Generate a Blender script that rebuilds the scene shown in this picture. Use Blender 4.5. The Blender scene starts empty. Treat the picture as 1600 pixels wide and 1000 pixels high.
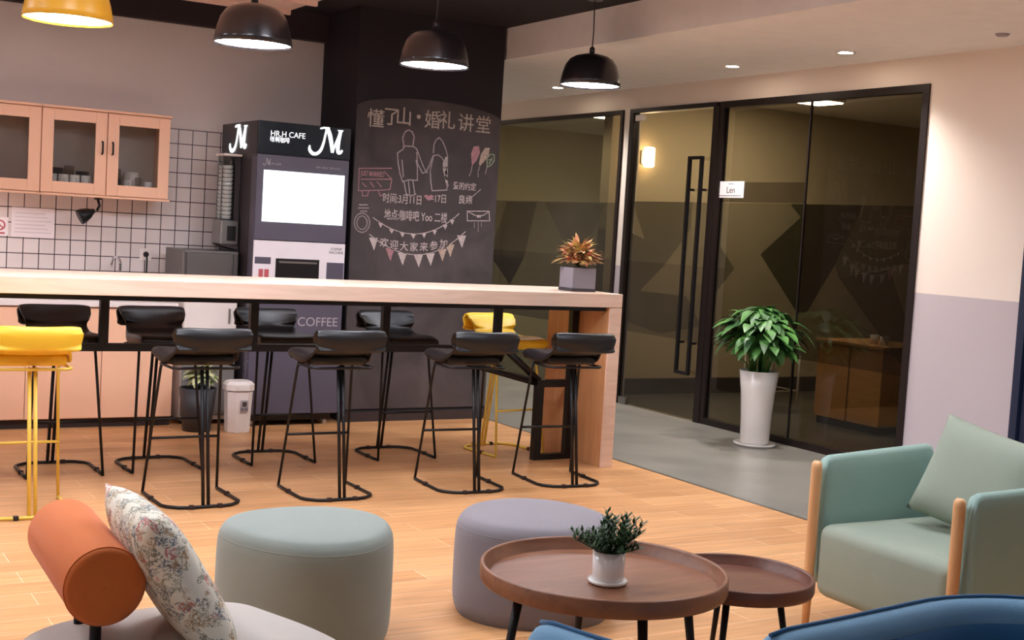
import bpy, bmesh, math, random
from mathutils import Vector, Matrix
random.seed(7)
PI = math.pi
SC = bpy.context.scene
COL = SC.collection

# ------------------------------------------------------------------ camera
cam_d = bpy.data.cameras.new('camera')
cam_d.sensor_width = 36.0
cam_d.sensor_fit = 'HORIZONTAL'
cam_d.lens = 2015.1 / 1600.0 * 36.0
cam_d.clip_start = 0.05
cam_d.clip_end = 100
cam = bpy.data.objects.new('camera', cam_d)
COL.objects.link(cam)
YAW, PITCH, ROLL = 0.537033103, 0.0691709724, -0.0581373069
fw = Vector((math.sin(YAW)*math.cos(PITCH), math.cos(YAW)*math.cos(PITCH), -math.sin(PITCH)))
rt = Vector((math.cos(YAW), -math.sin(YAW), 0))
dn = fw.cross(rt)
rt2 = rt*math.cos(ROLL) + dn*math.sin(ROLL)
dn2 = -rt*math.sin(ROLL) + dn*math.cos(ROLL)
cam.matrix_world = Matrix(((rt2.x, -dn2.x, -fw.x, 0.0), (rt2.y, -dn2.y, -fw.y, 0.0),
                           (rt2.z, -dn2.z, -fw.z, 1.41), (0, 0, 0, 1)))
SC.camera = cam

# ------------------------------------------------------------------ world and exposure
w = bpy.data.worlds.new('world')
SC.world = w
w.use_nodes = True
w.node_tree.nodes['Background'].inputs[0].default_value = (1.0, 0.84, 0.80, 1)
w.node_tree.nodes['Background'].inputs[1].default_value = 0.05
SC.view_settings.view_transform = 'Standard'
SC.view_settings.look = 'None'
SC.view_settings.gamma = 1
SC.view_settings.exposure = 1.4
SC.view_settings.use_curve_mapping = False
LAMP_E = 24.0        # pendant diffusers
DOWN_E = 40.0        # corridor downlights (disc)
DOWN_W = 48.0        # corridor downlight beams, W
FILL_E = 13.0        # added fill panels over the lounge, out of view
LIGHT = (0.95, 0.97, 1.07)

# ------------------------------------------------------------------ materials
def srgb(r, g, b):
    def f(c):
        c /= 255.0
        return c/12.92 if c <= 0.04045 else ((c+0.055)/1.055)**2.4
    return (f(r), f(g), f(b), 1.0)

def newmat(name):
    m = bpy.data.materials.new(name)
    m.use_nodes = True
    nt = m.node_tree
    return m, nt, nt.nodes['Principled BSDF']

def mat(name, rgb, rough=0.6, metal=0.0, var=0.06, scale=8.0, bump=0.0, bscale=200.0, spec=0.5, coat=0.0, sheen=0.0, stretch=None):
    m, nt, p = newmat(name)
    N = nt.nodes; L = nt.links
    tc = N.new('ShaderNodeTexCoord')
    mp = N.new('ShaderNodeMapping')
    if stretch: mp.inputs['Scale'].default_value = stretch
    L.new(tc.outputs['Object'], mp.inputs[0])
    no = N.new('ShaderNodeTexNoise'); no.inputs['Scale'].default_value = scale; no.inputs['Detail'].default_value = 4
    L.new(mp.outputs[0], no.inputs['Vector'])
    c = srgb(*rgb)
    mx = N.new('ShaderNodeMix'); mx.data_type = 'RGBA'
    mx.inputs['A'].default_value = tuple(max(0, x*(1-var)) for x in c[:3]) + (1,)
    mx.inputs['B'].default_value = tuple(min(1, x*(1+var)) for x in c[:3]) + (1,)
    L.new(no.outputs['Fac'], mx.inputs['Factor'])
    L.new(mx.outputs['Result'], p.inputs['Base Color'])
    p.inputs['Roughness'].default_value = rough
    p.inputs['Metallic'].default_value = metal
    p.inputs['Specular IOR Level'].default_value = spec
    p.inputs['Coat Weight'].default_value = coat
    p.inputs['Sheen Weight'].default_value = sheen
    if bump > 0:
        n2 = N.new('ShaderNodeTexNoise'); n2.inputs['Scale'].default_value = bscale; n2.inputs['Detail'].default_value = 2
        L.new(tc.outputs['Object'], n2.inputs['Vector'])
        b = N.new('ShaderNodeBump'); b.inputs['Strength'].default_value = bump; b.inputs['Distance'].default_value = 0.002
        L.new(n2.outputs['Fac'], b.inputs['Height']); L.new(b.outputs[0], p.inputs['Normal'])
    return m

def emat(name, rgb, strength):
    m, nt, p = newmat(name)
    p.inputs['Base Color'].default_value = (0.8, 0.8, 0.8, 1)
    p.inputs['Emission Color'].default_value = rgb if len(rgb) == 4 else (*rgb, 1)
    p.inputs['Emission Strength'].default_value = strength
    return m

def wood_floor():
    m, nt, p = newmat('oak_plank_floor')
    N = nt.nodes; L = nt.links
    tc = N.new('ShaderNodeTexCoord')
    br = N.new('ShaderNodeTexBrick')
    br.offset = 0.37; br.offset_frequency = 2
    br.inputs['Scale'].default_value = 1.0
    br.inputs['Brick Width'].default_value = 0.9
    br.inputs['Row Height'].default_value = 0.15
    br.inputs['Mortar Size'].default_value = 0.0022
    br.inputs['Mortar Smooth'].default_value = 0.2
    br.inputs['Bias'].default_value = 0.0
    br.inputs['Color1'].default_value = srgb(204, 148, 98)
    br.inputs['Color2'].default_value = srgb(222, 168, 116)
    br.inputs['Mortar'].default_value = srgb(240, 204, 168)
    L.new(tc.outputs['Object'], br.inputs['Vector'])
    mp = N.new('ShaderNodeMapping'); mp.inputs['Scale'].default_value = (1.6, 22, 1)
    L.new(tc.outputs['Object'], mp.inputs[0])
    no = N.new('ShaderNodeTexNoise'); no.inputs['Scale'].default_value = 1.6; no.inputs['Detail'].default_value = 6; no.inputs['Distortion'].default_value = 0.6
    L.new(mp.outputs[0], no.inputs['Vector'])
    cr = N.new('ShaderNodeValToRGB')
    cr.color_ramp.elements[0].position = 0.3; cr.color_ramp.elements[0].color = (0.80, 0.76, 0.72, 1)
    cr.color_ramp.elements[1].position = 0.7; cr.color_ramp.elements[1].color = (1.08, 1.06, 1.03, 1)
    L.new(no.outputs['Fac'], cr.inputs[0])
    mx = N.new('ShaderNodeMix'); mx.data_type = 'RGBA'; mx.blend_type = 'MULTIPLY'; mx.inputs['Factor'].default_value = 1
    L.new(br.outputs['Color'], mx.inputs['A']); L.new(cr.outputs[0], mx.inputs['B'])
    L.new(mx.outputs['Result'], p.inputs['Base Color'])
    p.inputs['Roughness'].default_value = 0.38
    b = N.new('ShaderNodeBump'); b.inputs['Strength'].default_value = 0.15; b.inputs['Distance'].default_value = 0.002
    L.new(no.outputs['Fac'], b.inputs['Height']); L.new(b.outputs[0], p.inputs['Normal'])
    return m

def concrete(name='polished_concrete', c=(140, 136, 128)):
    m, nt, p = newmat(name)
    N = nt.nodes; L = nt.links
    tc = N.new('ShaderNodeTexCoord')
    no = N.new('ShaderNodeTexNoise'); no.inputs['Scale'].default_value = 1.7; no.inputs['Detail'].default_value = 8; no.inputs['Roughness'].default_value = 0.6
    L.new(tc.outputs['Object'], no.inputs['Vector'])
    cr = N.new('ShaderNodeValToRGB')
    cr.color_ramp.elements[0].position = 0.25; cr.color_ramp.elements[0].color = srgb(*[x*0.86 for x in c])
    cr.color_ramp.elements[1].position = 0.75; cr.color_ramp.elements[1].color = srgb(*[x*1.1 for x in c])
    L.new(no.outputs['Fac'], cr.inputs[0]); L.new(cr.outputs[0], p.inputs['Base Color'])
    p.inputs['Roughness'].default_value = 0.28
    return m

def tiled_wall():
    # painted above 1.975 m, white square tiles with dark joints below
    m, nt, p = newmat('tile_and_paint_wall')
    N = nt.nodes; L = nt.links
    tc = N.new('ShaderNodeTexCoord')
    sp = N.new('ShaderNodeSeparateXYZ'); L.new(tc.outputs['Object'], sp.inputs[0])
    cb = N.new('ShaderNodeCombineXYZ')
    L.new(sp.outputs['X'], cb.inputs['X']); L.new(sp.outputs['Z'], cb.inputs['Y'])
    mp = N.new('ShaderNodeMapping'); mp.inputs['Location'].default_value = (0.043, 0.025, 0)
    L.new(cb.outputs[0], mp.inputs[0])
    br = N.new('ShaderNodeTexBrick'); br.offset = 0.0; br.squash = 1.0
    br.inputs['Scale'].default_value = 1.0
    br.inputs['Brick Width'].default_value = 0.1; br.inputs['Row Height'].default_value = 0.1
    br.inputs['Mortar Size'].default_value = 0.003; br.inputs['Mortar Smooth'].default_value = 0.0
    br.inputs['Color1'].default_value = srgb(226, 214, 210); br.inputs['Color2'].default_value = srgb(218, 207, 203)
    br.inputs['Mortar'].default_value = srgb(52, 44, 44)
    L.new(mp.outputs[0], br.inputs['Vector'])
    gt = N.new('ShaderNodeMath'); gt.operation = 'GREATER_THAN'; gt.inputs[1].default_value = 1.978
    L.new(sp.outputs['Z'], gt.inputs[0])
    no = N.new('ShaderNodeTexNoise'); no.inputs['Scale'].default_value = 2
    L.new(tc.outputs['Object'], no.inputs['Vector'])
    pc = N.new('ShaderNodeMix'); pc.data_type = 'RGBA'
    pc.inputs['A'].default_value = srgb(216, 206, 201); pc.inputs['B'].default_value = srgb(222, 212, 207)
    L.new(no.outputs['Fac'], pc.inputs['Factor'])
    mx = N.new('ShaderNodeMix'); mx.data_type = 'RGBA'
    L.new(gt.outputs[0], mx.inputs['Factor']); L.new(br.outputs['Color'], mx.inputs['A']); L.new(pc.outputs['Result'], mx.inputs['B'])
    L.new(mx.outputs['Result'], p.inputs['Base Color'])
    rg = N.new('ShaderNodeMapRange'); rg.inputs['To Min'].default_value = 0.25; rg.inputs['To Max'].default_value = 0.85
    L.new(gt.outputs[0], rg.inputs['Value']); L.new(rg.outputs[0], p.inputs['Roughness'])
    return m

def dado_wall():
    # cream paint above 1.165 m, lilac grey below
    m, nt, p = newmat('cream_and_grey_dado_paint')
    N = nt.nodes; L = nt.links
    tc = N.new('ShaderNodeTexCoord')
    sp = N.new('ShaderNodeSeparateXYZ'); L.new(tc.outputs['Object'], sp.inputs[0])
    gt = N.new('ShaderNodeMath'); gt.operation = 'GREATER_THAN'; gt.inputs[1].default_value = 1.165
    L.new(sp.outputs['Z'], gt.inputs[0])
    mx = N.new('ShaderNodeMix'); mx.data_type = 'RGBA'
    mx.inputs['A'].default_value = srgb(196, 184, 188); mx.inputs['B'].default_value = srgb(240, 226, 214)
    L.new(gt.outputs[0], mx.inputs['Factor'])
    no = N.new('ShaderNodeTexNoise'); no.inputs['Scale'].default_value = 60
    L.new(tc.outputs['Object'], no.inputs['Vector'])
    b = N.new('ShaderNodeBump'); b.inputs['Strength'].default_value = 0.05; b.inputs['Distance'].default_value = 0.001
    L.new(no.outputs['Fac'], b.inputs['Height']); L.new(b.outputs[0], p.inputs['Normal'])
    L.new(mx.outputs['Result'], p.inputs['Base Color'])
    p.inputs['Roughness'].default_value = 0.75
    return m

def chalk_mat(name, rgb, dens=0.75):
    # chalk on the board: broken, dusty line of the given colour
    m, nt, p = newmat(name)
    N = nt.nodes; L = nt.links
    tc = N.new('ShaderNodeTexCoord')
    no = N.new('ShaderNodeTexNoise'); no.inputs['Scale'].default_value = 170; no.inputs['Detail'].default_value = 3
    L.new(tc.outputs['Object'], no.inputs['Vector'])
    cr = N.new('ShaderNodeValToRGB')
    cr.color_ramp.elements[0].position = 0.35; cr.color_ramp.elements[0].color = tuple(0.35*x+0.65*y for x, y in zip(srgb(*rgb), srgb(62, 55, 55)))
    cr.color_ramp.elements[1].position = dens-0.1; cr.color_ramp.elements[1].color = srgb(*rgb)
    L.new(no.outputs['Fac'], cr.inputs[0]); L.new(cr.outputs[0], p.inputs['Base Color'])
    p.inputs['Roughness'].default_value = 0.95
    p.inputs['Specular IOR Level'].default_value = 0.1
    return m

def board_mat():
    m, nt, p = newmat('dusty_blackboard')
    N = nt.nodes; L = nt.links
    tc = N.new('ShaderNodeTexCoord')
    no = N.new('ShaderNodeTexNoise'); no.inputs['Scale'].default_value = 2.4; no.inputs['Detail'].default_value = 6; no.inputs['Distortion'].default_value = 1.0
    L.new(tc.outputs['Object'], no.inputs['Vector'])
    cr = N.new('ShaderNodeValToRGB')
    cr.color_ramp.elements[0].position = 0.3; cr.color_ramp.elements[0].color = srgb(60, 53, 53)
    cr.color_ramp.elements[1].position = 0.75; cr.color_ramp.elements[1].color = srgb(88, 78, 78)
    L.new(no.outputs['Fac'], cr.inputs[0]); L.new(cr.outputs[0], p.inputs['Base Color'])
    p.inputs['Roughness'].default_value = 0.8
    return m

def glass_mat(name, tint, refl=0.06, rough=0.0):
    m = bpy.data.materials.new(name); m.use_nodes = True
    nt = m.node_tree; N = nt.nodes; L = nt.links
    N.clear()
    out = N.new('ShaderNodeOutputMaterial')
    tr = N.new('ShaderNodeBsdfTransparent'); tr.inputs[0].default_value = tint
    gl = N.new('ShaderNodeBsdfGlossy'); gl.inputs['Roughness'].default_value = rough; gl.inputs[0].default_value = (1, 1, 1, 1)
    fr = N.new('ShaderNodeFresnel'); fr.inputs[0].default_value = 1.5
    ad = N.new('ShaderNodeMath'); ad.operation = 'ADD'; ad.inputs[1].default_value = refl-0.04
    L.new(fr.outputs[0], ad.inputs[0])
    ge = N.new('ShaderNodeNewGeometry')
    inv = N.new('ShaderNodeMath'); inv.operation = 'SUBTRACT'; inv.inputs[0].default_value = 1.0; L.new(ge.outputs['Backfacing'], inv.inputs[1])
    ml = N.new('ShaderNodeMath'); ml.operation = 'MULTIPLY'; L.new(ad.outputs[0], ml.inputs[0]); L.new(inv.outputs[0], ml.inputs[1])
    mx = N.new('ShaderNodeMixShader')
    L.new(ml.outputs[0], mx.inputs[0]); L.new(tr.outputs[0], mx.inputs[1]); L.new(gl.outputs[0], mx.inputs[2])
    L.new(mx.outputs[0], out.inputs[0])
    return m

def film_mat(name, rgb, opac):
    # translucent printed film stuck on the glass
    m = bpy.data.materials.new(name); m.use_nodes = True
    nt = m.node_tree; N = nt.nodes; L = nt.links
    N.clear()
    out = N.new('ShaderNodeOutputMaterial')
    tr = N.new('ShaderNodeBsdfTransparent')
    df = N.new('ShaderNodeBsdfDiffuse'); df.inputs[0].default_value = srgb(*rgb)
    mx = N.new('ShaderNodeMixShader'); mx.inputs[0].default_value = opac
    L.new(tr.outputs[0], mx.inputs[1]); L.new(df.outputs[0], mx.inputs[2]); L.new(mx.outputs[0], out.inputs[0])
    return m

def floral_mat():
    m, nt, p = newmat('cream_floral_print')
    N = nt.nodes; L = nt.links
    tc = N.new('ShaderNodeTexCoord')
    base = srgb(236, 228, 210)
    cur = None
    specs = [((88, 92, 78), 22, 0.26, 0.0), ((128, 126, 98), 34, 0.26, 3.1), ((84, 98, 116), 24, 0.10, 7.7), ((196, 92, 92), 17, 0.05, 12.3), ((170, 130, 84), 27, 0.15, 21.0)]
    prev = None
    for rgb, sc, th, off in specs:
        mp = N.new('ShaderNodeMapping'); mp.inputs['Location'].default_value = (off, off*0.7, off*1.3)
        L.new(tc.outputs['Object'], mp.inputs[0])
        big = N.new('ShaderNodeTexNoise'); big.inputs['Scale'].default_value = sc; big.inputs['Detail'].default_value = 0
        L.new(mp.outputs[0], big.inputs['Vector'])
        fine = N.new('ShaderNodeTexNoise'); fine.inputs['Scale'].default_value = sc*5; fine.inputs['Detail'].default_value = 3; fine.inputs['Distortion'].default_value = 1.5
        L.new(mp.outputs[0], fine.inputs['Vector'])
        a = N.new('ShaderNodeMath'); a.operation = 'GREATER_THAN'; a.inputs[1].default_value = 0.52 + (0.36-th)*0.45
        L.new(big.outputs['Fac'], a.inputs[0])
        b = N.new('ShaderNodeMath'); b.operation = 'GREATER_THAN'; b.inputs[1].default_value = 0.52
        L.new(fine.outputs['Fac'], b.inputs[0])
        c = N.new('ShaderNodeMath'); c.operation = 'MULTIPLY'; L.new(a.outputs[0], c.inputs[0]); L.new(b.outputs[0], c.inputs[1])
        d = N.new('ShaderNodeMath'); d.operation = 'MULTIPLY'; L.new(c.outputs[0], d.inputs[0]); d.inputs[1].default_value = 0.8
        mx = N.new('ShaderNodeMix'); mx.data_type = 'RGBA'
        L.new(d.outputs[0], mx.inputs['Factor'])
        if prev is None: mx.inputs['A'].default_value = base
        else: L.new(prev, mx.inputs['A'])
        mx.inputs['B'].default_value = srgb(*rgb)
        prev = mx.outputs['Result']
    L.new(prev, p.inputs['Base Color'])
    p.inputs['Roughness'].default_value = 0.9
    return m

def wood_mat(name, c1, c2, rough=0.45, axis=(1, 12, 12), scale=2.5):
    m, nt, p = newmat(name)
    N = nt.nodes; L = nt.links
    tc = N.new('ShaderNodeTexCoord')
    mp = N.new('ShaderNodeMapping'); mp.inputs['Scale'].default_value = axis
    L.new(tc.outputs['Object'], mp.inputs[0])
    no = N.new('ShaderNodeTexNoise'); no.inputs['Scale'].default_value = scale; no.inputs['Detail'].default_value = 6; no.inputs['Distortion'].default_value = 0.8
    L.new(mp.outputs[0], no.inputs['Vector'])
    cr = N.new('ShaderNodeValToRGB')
    cr.color_ramp.elements[0].position = 0.3; cr.color_ramp.elements[0].color = srgb(*c1)
    cr.color_ramp.elements[1].position = 0.7; cr.color_ramp.elements[1].color = srgb(*c2)
    L.new(no.outputs['Fac'], cr.inputs[0]); L.new(cr.outputs[0], p.inputs['Base Color'])
    p.inputs['Roughness'].default_value = rough
    return m

def leaf_mat(name, c1, c2, scale=9, rough=0.45):
    m, nt, p = newmat(name)
    N = nt.nodes; L = nt.links
    tc = N.new('ShaderNodeTexCoord')
    no = N.new('ShaderNodeTexNoise'); no.inputs['Scale'].default_value = scale; no.inputs['Detail'].default_value = 2
    L.new(tc.outputs['Object'], no.inputs['Vector'])
    cr = N.new('ShaderNodeValToRGB')
    cr.color_ramp.elements[0].position = 0.35; cr.color_ramp.elements[0].color = srgb(*c1)
    cr.color_ramp.elements[1].position = 0.65; cr.color_ramp.elements[1].color = srgb(*c2)
    L.new(no.outputs['Fac'], cr.inputs[0]); L.new(cr.outputs[0], p.inputs['Base Color'])
    p.inputs['Roughness'].default_value = rough
    return m

M = dict(
    floor=wood_floor(), concrete=concrete(), roomfloor=concrete('dark_carpet_tile', (88, 84, 76)),
    wall_tile=tiled_wall(), dado=dado_wall(),
    ceil_black=mat('black_ceiling_paint', (30, 24, 28), 0.9),
    white_ceil=mat('white_ceiling_paint', (244, 236, 230), 0.85),
    column=mat('black_column_paint', (36, 30, 35), 0.8),
    roomwall=mat('beige_room_paint', (196, 180, 150), 0.85),
    board=board_mat(),
    black=mat('black_metal', (20, 18, 20), 0.45, 0.3),
    seatblack=mat('black_seat_plastic', (17, 15, 18), 0.42, 0.0, spec=0.5),
    yellow=mat('yellow_seat_plastic', (240, 196, 50), 0.42),
    yellowmetal=mat('yellow_painted_metal', (240, 206, 88), 0.4),
    rubber=mat('dark_rubber', (50, 30, 26), 0.8),
    bartop=wood_mat('pale_oak_laminate', (222, 190, 168), (236, 206, 186), 0.35, (1.2, 14, 14)),
    barwood=wood_mat('honey_oak_panel', (196, 142, 96), (212, 158, 110), 0.45, (12, 12, 1.0)),
    cabinet=mat('peach_cabinet_laminate', (246, 196, 162), 0.4, var=0.03),
    cabin=mat('cabinet_inside', (206, 194, 184), 0.6),
    plinth=mat('dark_plinth', (44, 32, 32), 0.6),
    worktop=mat('white_worktop', (238, 228, 224), 0.3),
    paneglass=glass_mat('clear_glass', (0.86, 0.88, 0.88, 1), 0.06),
    darkglass=glass_mat('smoked_glass', (0.60, 0.585, 0.53, 1), 0.035),
    frame=mat('black_door_frame', (38, 28, 26), 0.4, 0.3),
    navy=mat('navy_door', (22, 34, 62), 0.5),
    steel=mat('brushed_steel', (150, 148, 146), 0.3, 0.9),
    darksteel=mat('dark_steel_front', (112, 108, 106), 0.4, 0.6),
    chrome=mat('chrome', (200, 200, 205), 0.12, 1.0),
    machine=mat('machine_grey', (88, 84, 98), 0.35),
    machside=mat('machine_side_brown', (56, 48, 50), 0.4),
    machdark=mat('machine_black', (24, 22, 26), 0.3),
    machhead=mat('machine_header', (22, 34, 44), 0.2),
    machwhite=mat('machine_white', (236, 228, 232), 0.35),
    white=mat('white_plastic', (236, 226, 220), 0.4),
    ceramic=mat('white_ceramic', (238, 232, 226), 0.18, coat=0.5),
    mugdark=mat('dark_mug_glaze', (52, 48, 56), 0.3),
    paper=mat('white_paper', (240, 230, 232), 0.8),
    faintprint=mat('faint_print', (214, 204, 206), 0.8),
    redprint=mat('red_print', (190, 90, 96), 0.7),
    greyprint=mat('grey_print', (170, 160, 166), 0.7),
    darkprint=mat('dark_print', (70, 60, 55), 0.7),
    poufgreen=mat('sage_wool', (134, 142, 134), 0.95, bump=0.5, bscale=420, sheen=0.2),
    poufgrey=mat('lilac_grey_wool', (128, 121, 126), 0.95, bump=0.5, bscale=420, sheen=0.2),
    greyfab=mat('pale_grey_wool', (184, 175, 166), 0.95, bump=0.5, bscale=420, sheen=0.2),
    orange=mat('orange_wool', (210, 108, 42), 0.9, bump=0.5, bscale=420, sheen=0.15),
    mint=mat('mint_leather', (142, 170, 160), 0.5, bump=0.3, bscale=240),
    mintseat=mat('sage_seat_fabric', (146, 155, 138), 0.75, bump=0.4, bscale=300),
    blue=mat('blue_wool', (108, 152, 182), 0.85, bump=0.6, bscale=330, sheen=0.2),
    deepblue=mat('deep_blue_wool', (22, 84, 126), 0.85, bump=0.6, bscale=330, sheen=0.2),
    floral=floral_mat(),
    oak=wood_mat('light_oak_leg', (214, 158, 106), (232, 182, 130), 0.4, (14, 14, 1)),
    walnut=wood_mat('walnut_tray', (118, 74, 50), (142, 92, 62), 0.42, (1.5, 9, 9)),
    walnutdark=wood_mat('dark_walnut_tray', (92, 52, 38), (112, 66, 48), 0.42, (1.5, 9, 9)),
    desk=wood_mat('desk_veneer', (196, 140, 84), (214, 156, 96), 0.5, (2, 2, 8)),
    leaf=leaf_mat('green_leaf', (32, 72, 32), (88, 140, 64)),
    leafdark=leaf_mat('dark_green_sprig', (34, 60, 34), (70, 98, 58), 40),
    croton=leaf_mat('croton_leaf', (206, 116, 92), (200, 186, 110), 22),
    palebloom=leaf_mat('pale_variegated_leaf', (120, 140, 70), (226, 222, 180), 30),
    soil=mat('soil', (44, 32, 24), 0.95),
    stone=mat('grey_stone_planter', (132, 126, 134), 0.7, bump=0.2),
    darkpot=mat('dark_planter', (52, 50, 54), 0.5),
    lampblack=mat('lamp_black', (34, 28, 30), 0.3, 0.1, coat=0.4),
    lampyellow=mat('lamp_yellow', (224, 164, 40), 0.35),
    lampin=mat('lamp_inner_white', (240, 232, 226), 0.6),
    raft=wood_mat('pale_ceiling_raft', (222, 190, 176), (240, 214, 202), 0.7, (1, 30, 1)),
    chalk=chalk_mat('white_chalk', (200, 184, 184)),
    chalkbold=chalk_mat('bold_chalk', (222, 206, 202), 0.7),
    chalkpink=chalk_mat('pink_chalk', (206, 152, 158)),
    chalkpeach=chalk_mat('peach_chalk', (216, 190, 172)),
    chalkgreen=chalk_mat('green_chalk', (172, 188, 156)),
    titlechalk=chalk_mat('cream_chalk', (206, 190, 176), 0.72),
    lampglow=emat('lamp_glow', (0.95, 0.97, 1.07), LAMP_E),
    downglow=emat('downlight_glow', (1.0, 0.84, 0.66), DOWN_E),
    fillglow=emat('fill_glow', LIGHT, FILL_E),
    filldim=emat('fill_glow_dimmed', LIGHT, FILL_E*.15),
    striplow=emat('strip_glow', (1.0, 0.93, 0.93), 16.0),
    sconceglow=emat('sconce_glow', (1.0, 0.72, 0.42), 9.0),
    screen=emat('screen_glow', (0.86, 0.97, 1.0), 0.46),
    logoglow=emat('logo_glow', (0.9, 0.96, 1.0), 0.5),
    screengrey=emat('screen_grey', (0.42, 0.52, 0.54), 0.42),
)

# ------------------------------------------------------------------ mesh builder
class MB:
    def __init__(s):
        s.bm = bmesh.new()
    def quad(s, pts):
        vs = [s.bm.verts.new(p) for p in pts]
        return s.bm.faces.new(vs)
    def box(s, x0, x1, y0, y1, z0, z1, bev=0.0, rot=None, seg=2):
        b = bmesh.new()
        bmesh.ops.create_cube(b, size=1)
        c = Vector(((x0+x1)/2, (y0+y1)/2, (z0+z1)/2)); d = (abs(x1-x0), abs(y1-y0), abs(z1-z0))
        for v in b.verts: v.co = Vector((v.co.x*d[0], v.co.y*d[1], v.co.z*d[2]))
        if bev > 0:
            bmesh.ops.bevel(b, geom=b.edges[:], offset=bev, segments=seg, profile=0.5, affect='EDGES')
        for v in b.verts: v.co += c
        if rot is not None: 
            for v in b.verts: v.co = rot @ v.co
        s.merge(b)
        return s
    def merge(s, b):
        mp = {}
        for v in b.verts: mp[v] = s.bm.verts.new(v.co)
        for f in b.faces:
            nf = s.bm.faces.new([mp[v] for v in f.verts]); nf.smooth = f.smooth
        b.free()
    def lathe(s, prof, seg=32, c=(0, 0, 0), smooth=True, cap0=True, cap1=True, closed=False):
        rings = []
        for r, z in prof:
            rings.append([s.bm.verts.new((c[0]+r*math.cos(2*PI*i/seg), c[1]+r*math.sin(2*PI*i/seg), c[2]+z)) for i in range(seg)])
        pairs = list(zip(rings, rings[1:]))
        if closed: pairs.append((rings[-1], rings[0]))
        for a, b in pairs:
            for i in range(seg):
                f = s.bm.faces.new((a[i], a[(i+1) % seg], b[(i+1) % seg], b[i])); f.smooth = smooth
        if not closed:
            if cap0: s.bm.faces.new(list(reversed(rings[0])))
            if cap1: s.bm.faces.new(rings[-1])
        return s
    def tube(s, pts, r, seg=8, closed=False, r1=None):
        pts = [Vector(p) for p in pts]
        n = len(pts)
        rings = []
        up = Vector((0, 0, 1))
        prevn = None
        for i, p in enumerate(pts):
            if closed: t = (pts[(i+1) % n]-pts[i-1])
            elif i == 0: t = pts[1]-pts[0]
            elif i == n-1: t = pts[-1]-pts[-2]
            else: t = (pts[i+1]-p).normalized()+(p-pts[i-1]).normalized()
            t.normalize()
            if prevn is None:
                a = up if abs(t.z) < 0.9 else Vector((1, 0, 0))
                nn = t.cross(a).normalized()
            else:
                nn = (prevn - t*prevn.dot(t))
                if nn.length < 1e-6: nn = t.cross(up)
                nn.normalize()
            prevn = nn
            bb = t.cross(nn)
            rr = r if r1 is None else r+(r1-r)*i/(n-1)
            k = 1.0
            rings.append([s.bm.verts.new(p+(nn*math.cos(2*PI*j/seg)+bb*math.sin(2*PI*j/seg))*rr*k) for j in range(seg)])
        pr = list(zip(rings, rings[1:]))
        if closed: pr.append((rings[-1], rings[0]))
        for a, b in pr:
            for j in range(seg):
                f = s.bm.faces.new((a[j], a[(j+1) % seg], b[(j+1) % seg], b[j])); f.smooth = True
        if not closed:
            s.bm.faces.new(list(reversed(rings[0]))); s.bm.faces.new(rings[-1])
        return s
    def grid(s, fn, nu, nv, smooth=True, closeu=False):
        g = [[s.bm.verts.new(fn(i/(nu-1) if not closeu else i/nu, j/(nv-1))) for j in range(nv)] for i in range(nu)]
        for i in range(nu if closeu else nu-1):
            for j in range(nv-1):
                i2 = (i+1) % nu
                f = s.bm.faces.new((g[i][j], g[i2][j], g[i2][j+1], g[i][j+1])); f.smooth = smooth
        return g
    def prism(s, poly, z0, z1, axis='z'):
        def P(a, b, c):
            return {'z': (a, b, c), 'y': (a, c, b), 'x': (c, a, b)}[axis]
        lo = [s.bm.verts.new(P(a, b, z0)) for a, b in poly]
        hi = [s.bm.verts.new(P(a, b, z1)) for a, b in poly]
        s.bm.faces.new(list(reversed(lo))); s.bm.faces.new(hi)
        n = len(poly)
        for i in range(n):
            s.bm.faces.new((lo[i], lo[(i+1) % n], hi[(i+1) % n], hi[i]))
        return s
    def xf(s, mtx):
        bmesh.ops.transform(s.bm, matrix=mtx, verts=s.bm.verts[:]); return s
    def build(s, name, m, parent=None, loc=None, mods=None, smooth_all=False):
        bmesh.ops.recalc_face_normals(s.bm, faces=s.bm.faces[:])
        me = bpy.data.meshes.new(name)
        if smooth_all:
            for f in s.bm.faces: f.smooth = True
        s.bm.to_mesh(me); s.bm.free()
        mm = m if isinstance(m, (list, tuple)) else [m]
        for x in mm: me.materials.append(x)
        o = bpy.data.objects.new(name, me)
        COL.objects.link(o)
        if parent: o.parent = parent
        if loc: o.location = loc
        for md in (mods or []):
            if md[0] == 'SUB':
                k = o.modifiers.new('s', 'SUBSURF'); k.levels = md[1]; k.render_levels = md[1]
            elif md[0] == 'SOL':
                k = o.modifiers.new('t', 'SOLIDIFY'); k.thickness = md[1]; k.offset = md[2]
            elif md[0] == 'BEV':
                k = o.modifiers.new('b', 'BEVEL'); k.width = md[1]; k.segments = md[2]; k.limit_method = 'ANGLE'
        return o

def thing(name, label, cat, loc=(0, 0, 0), rotz=0.0, group=None):
    o = bpy.data.objects.new(name, None)
    o.empty_display_size = 0.1
    COL.objects.link(o)
    o.location = loc; o.rotation_euler = (0, 0, rotz)
    o['label'] = label; o['category'] = cat
    if group: o['group'] = group
    return o
def tag(o, label, cat, group=None, kind=None):
    o['label'] = label; o['category'] = cat
    if group: o['group'] = group
    if kind: o['kind'] = kind
    return o
def struct(o):
    o['kind'] = 'structure'; return o
def copy_tree(o, parent=None):
    c = o.copy(); COL.objects.link(c)
    if parent: c.parent = parent
    for ch in list(o.children): copy_tree(ch, c)
    return c
def B(x0, x1, y0, y1, z0, z1, bev=0.0): return MB().box(x0, x1, y0, y1, z0, z1, bev)

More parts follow.
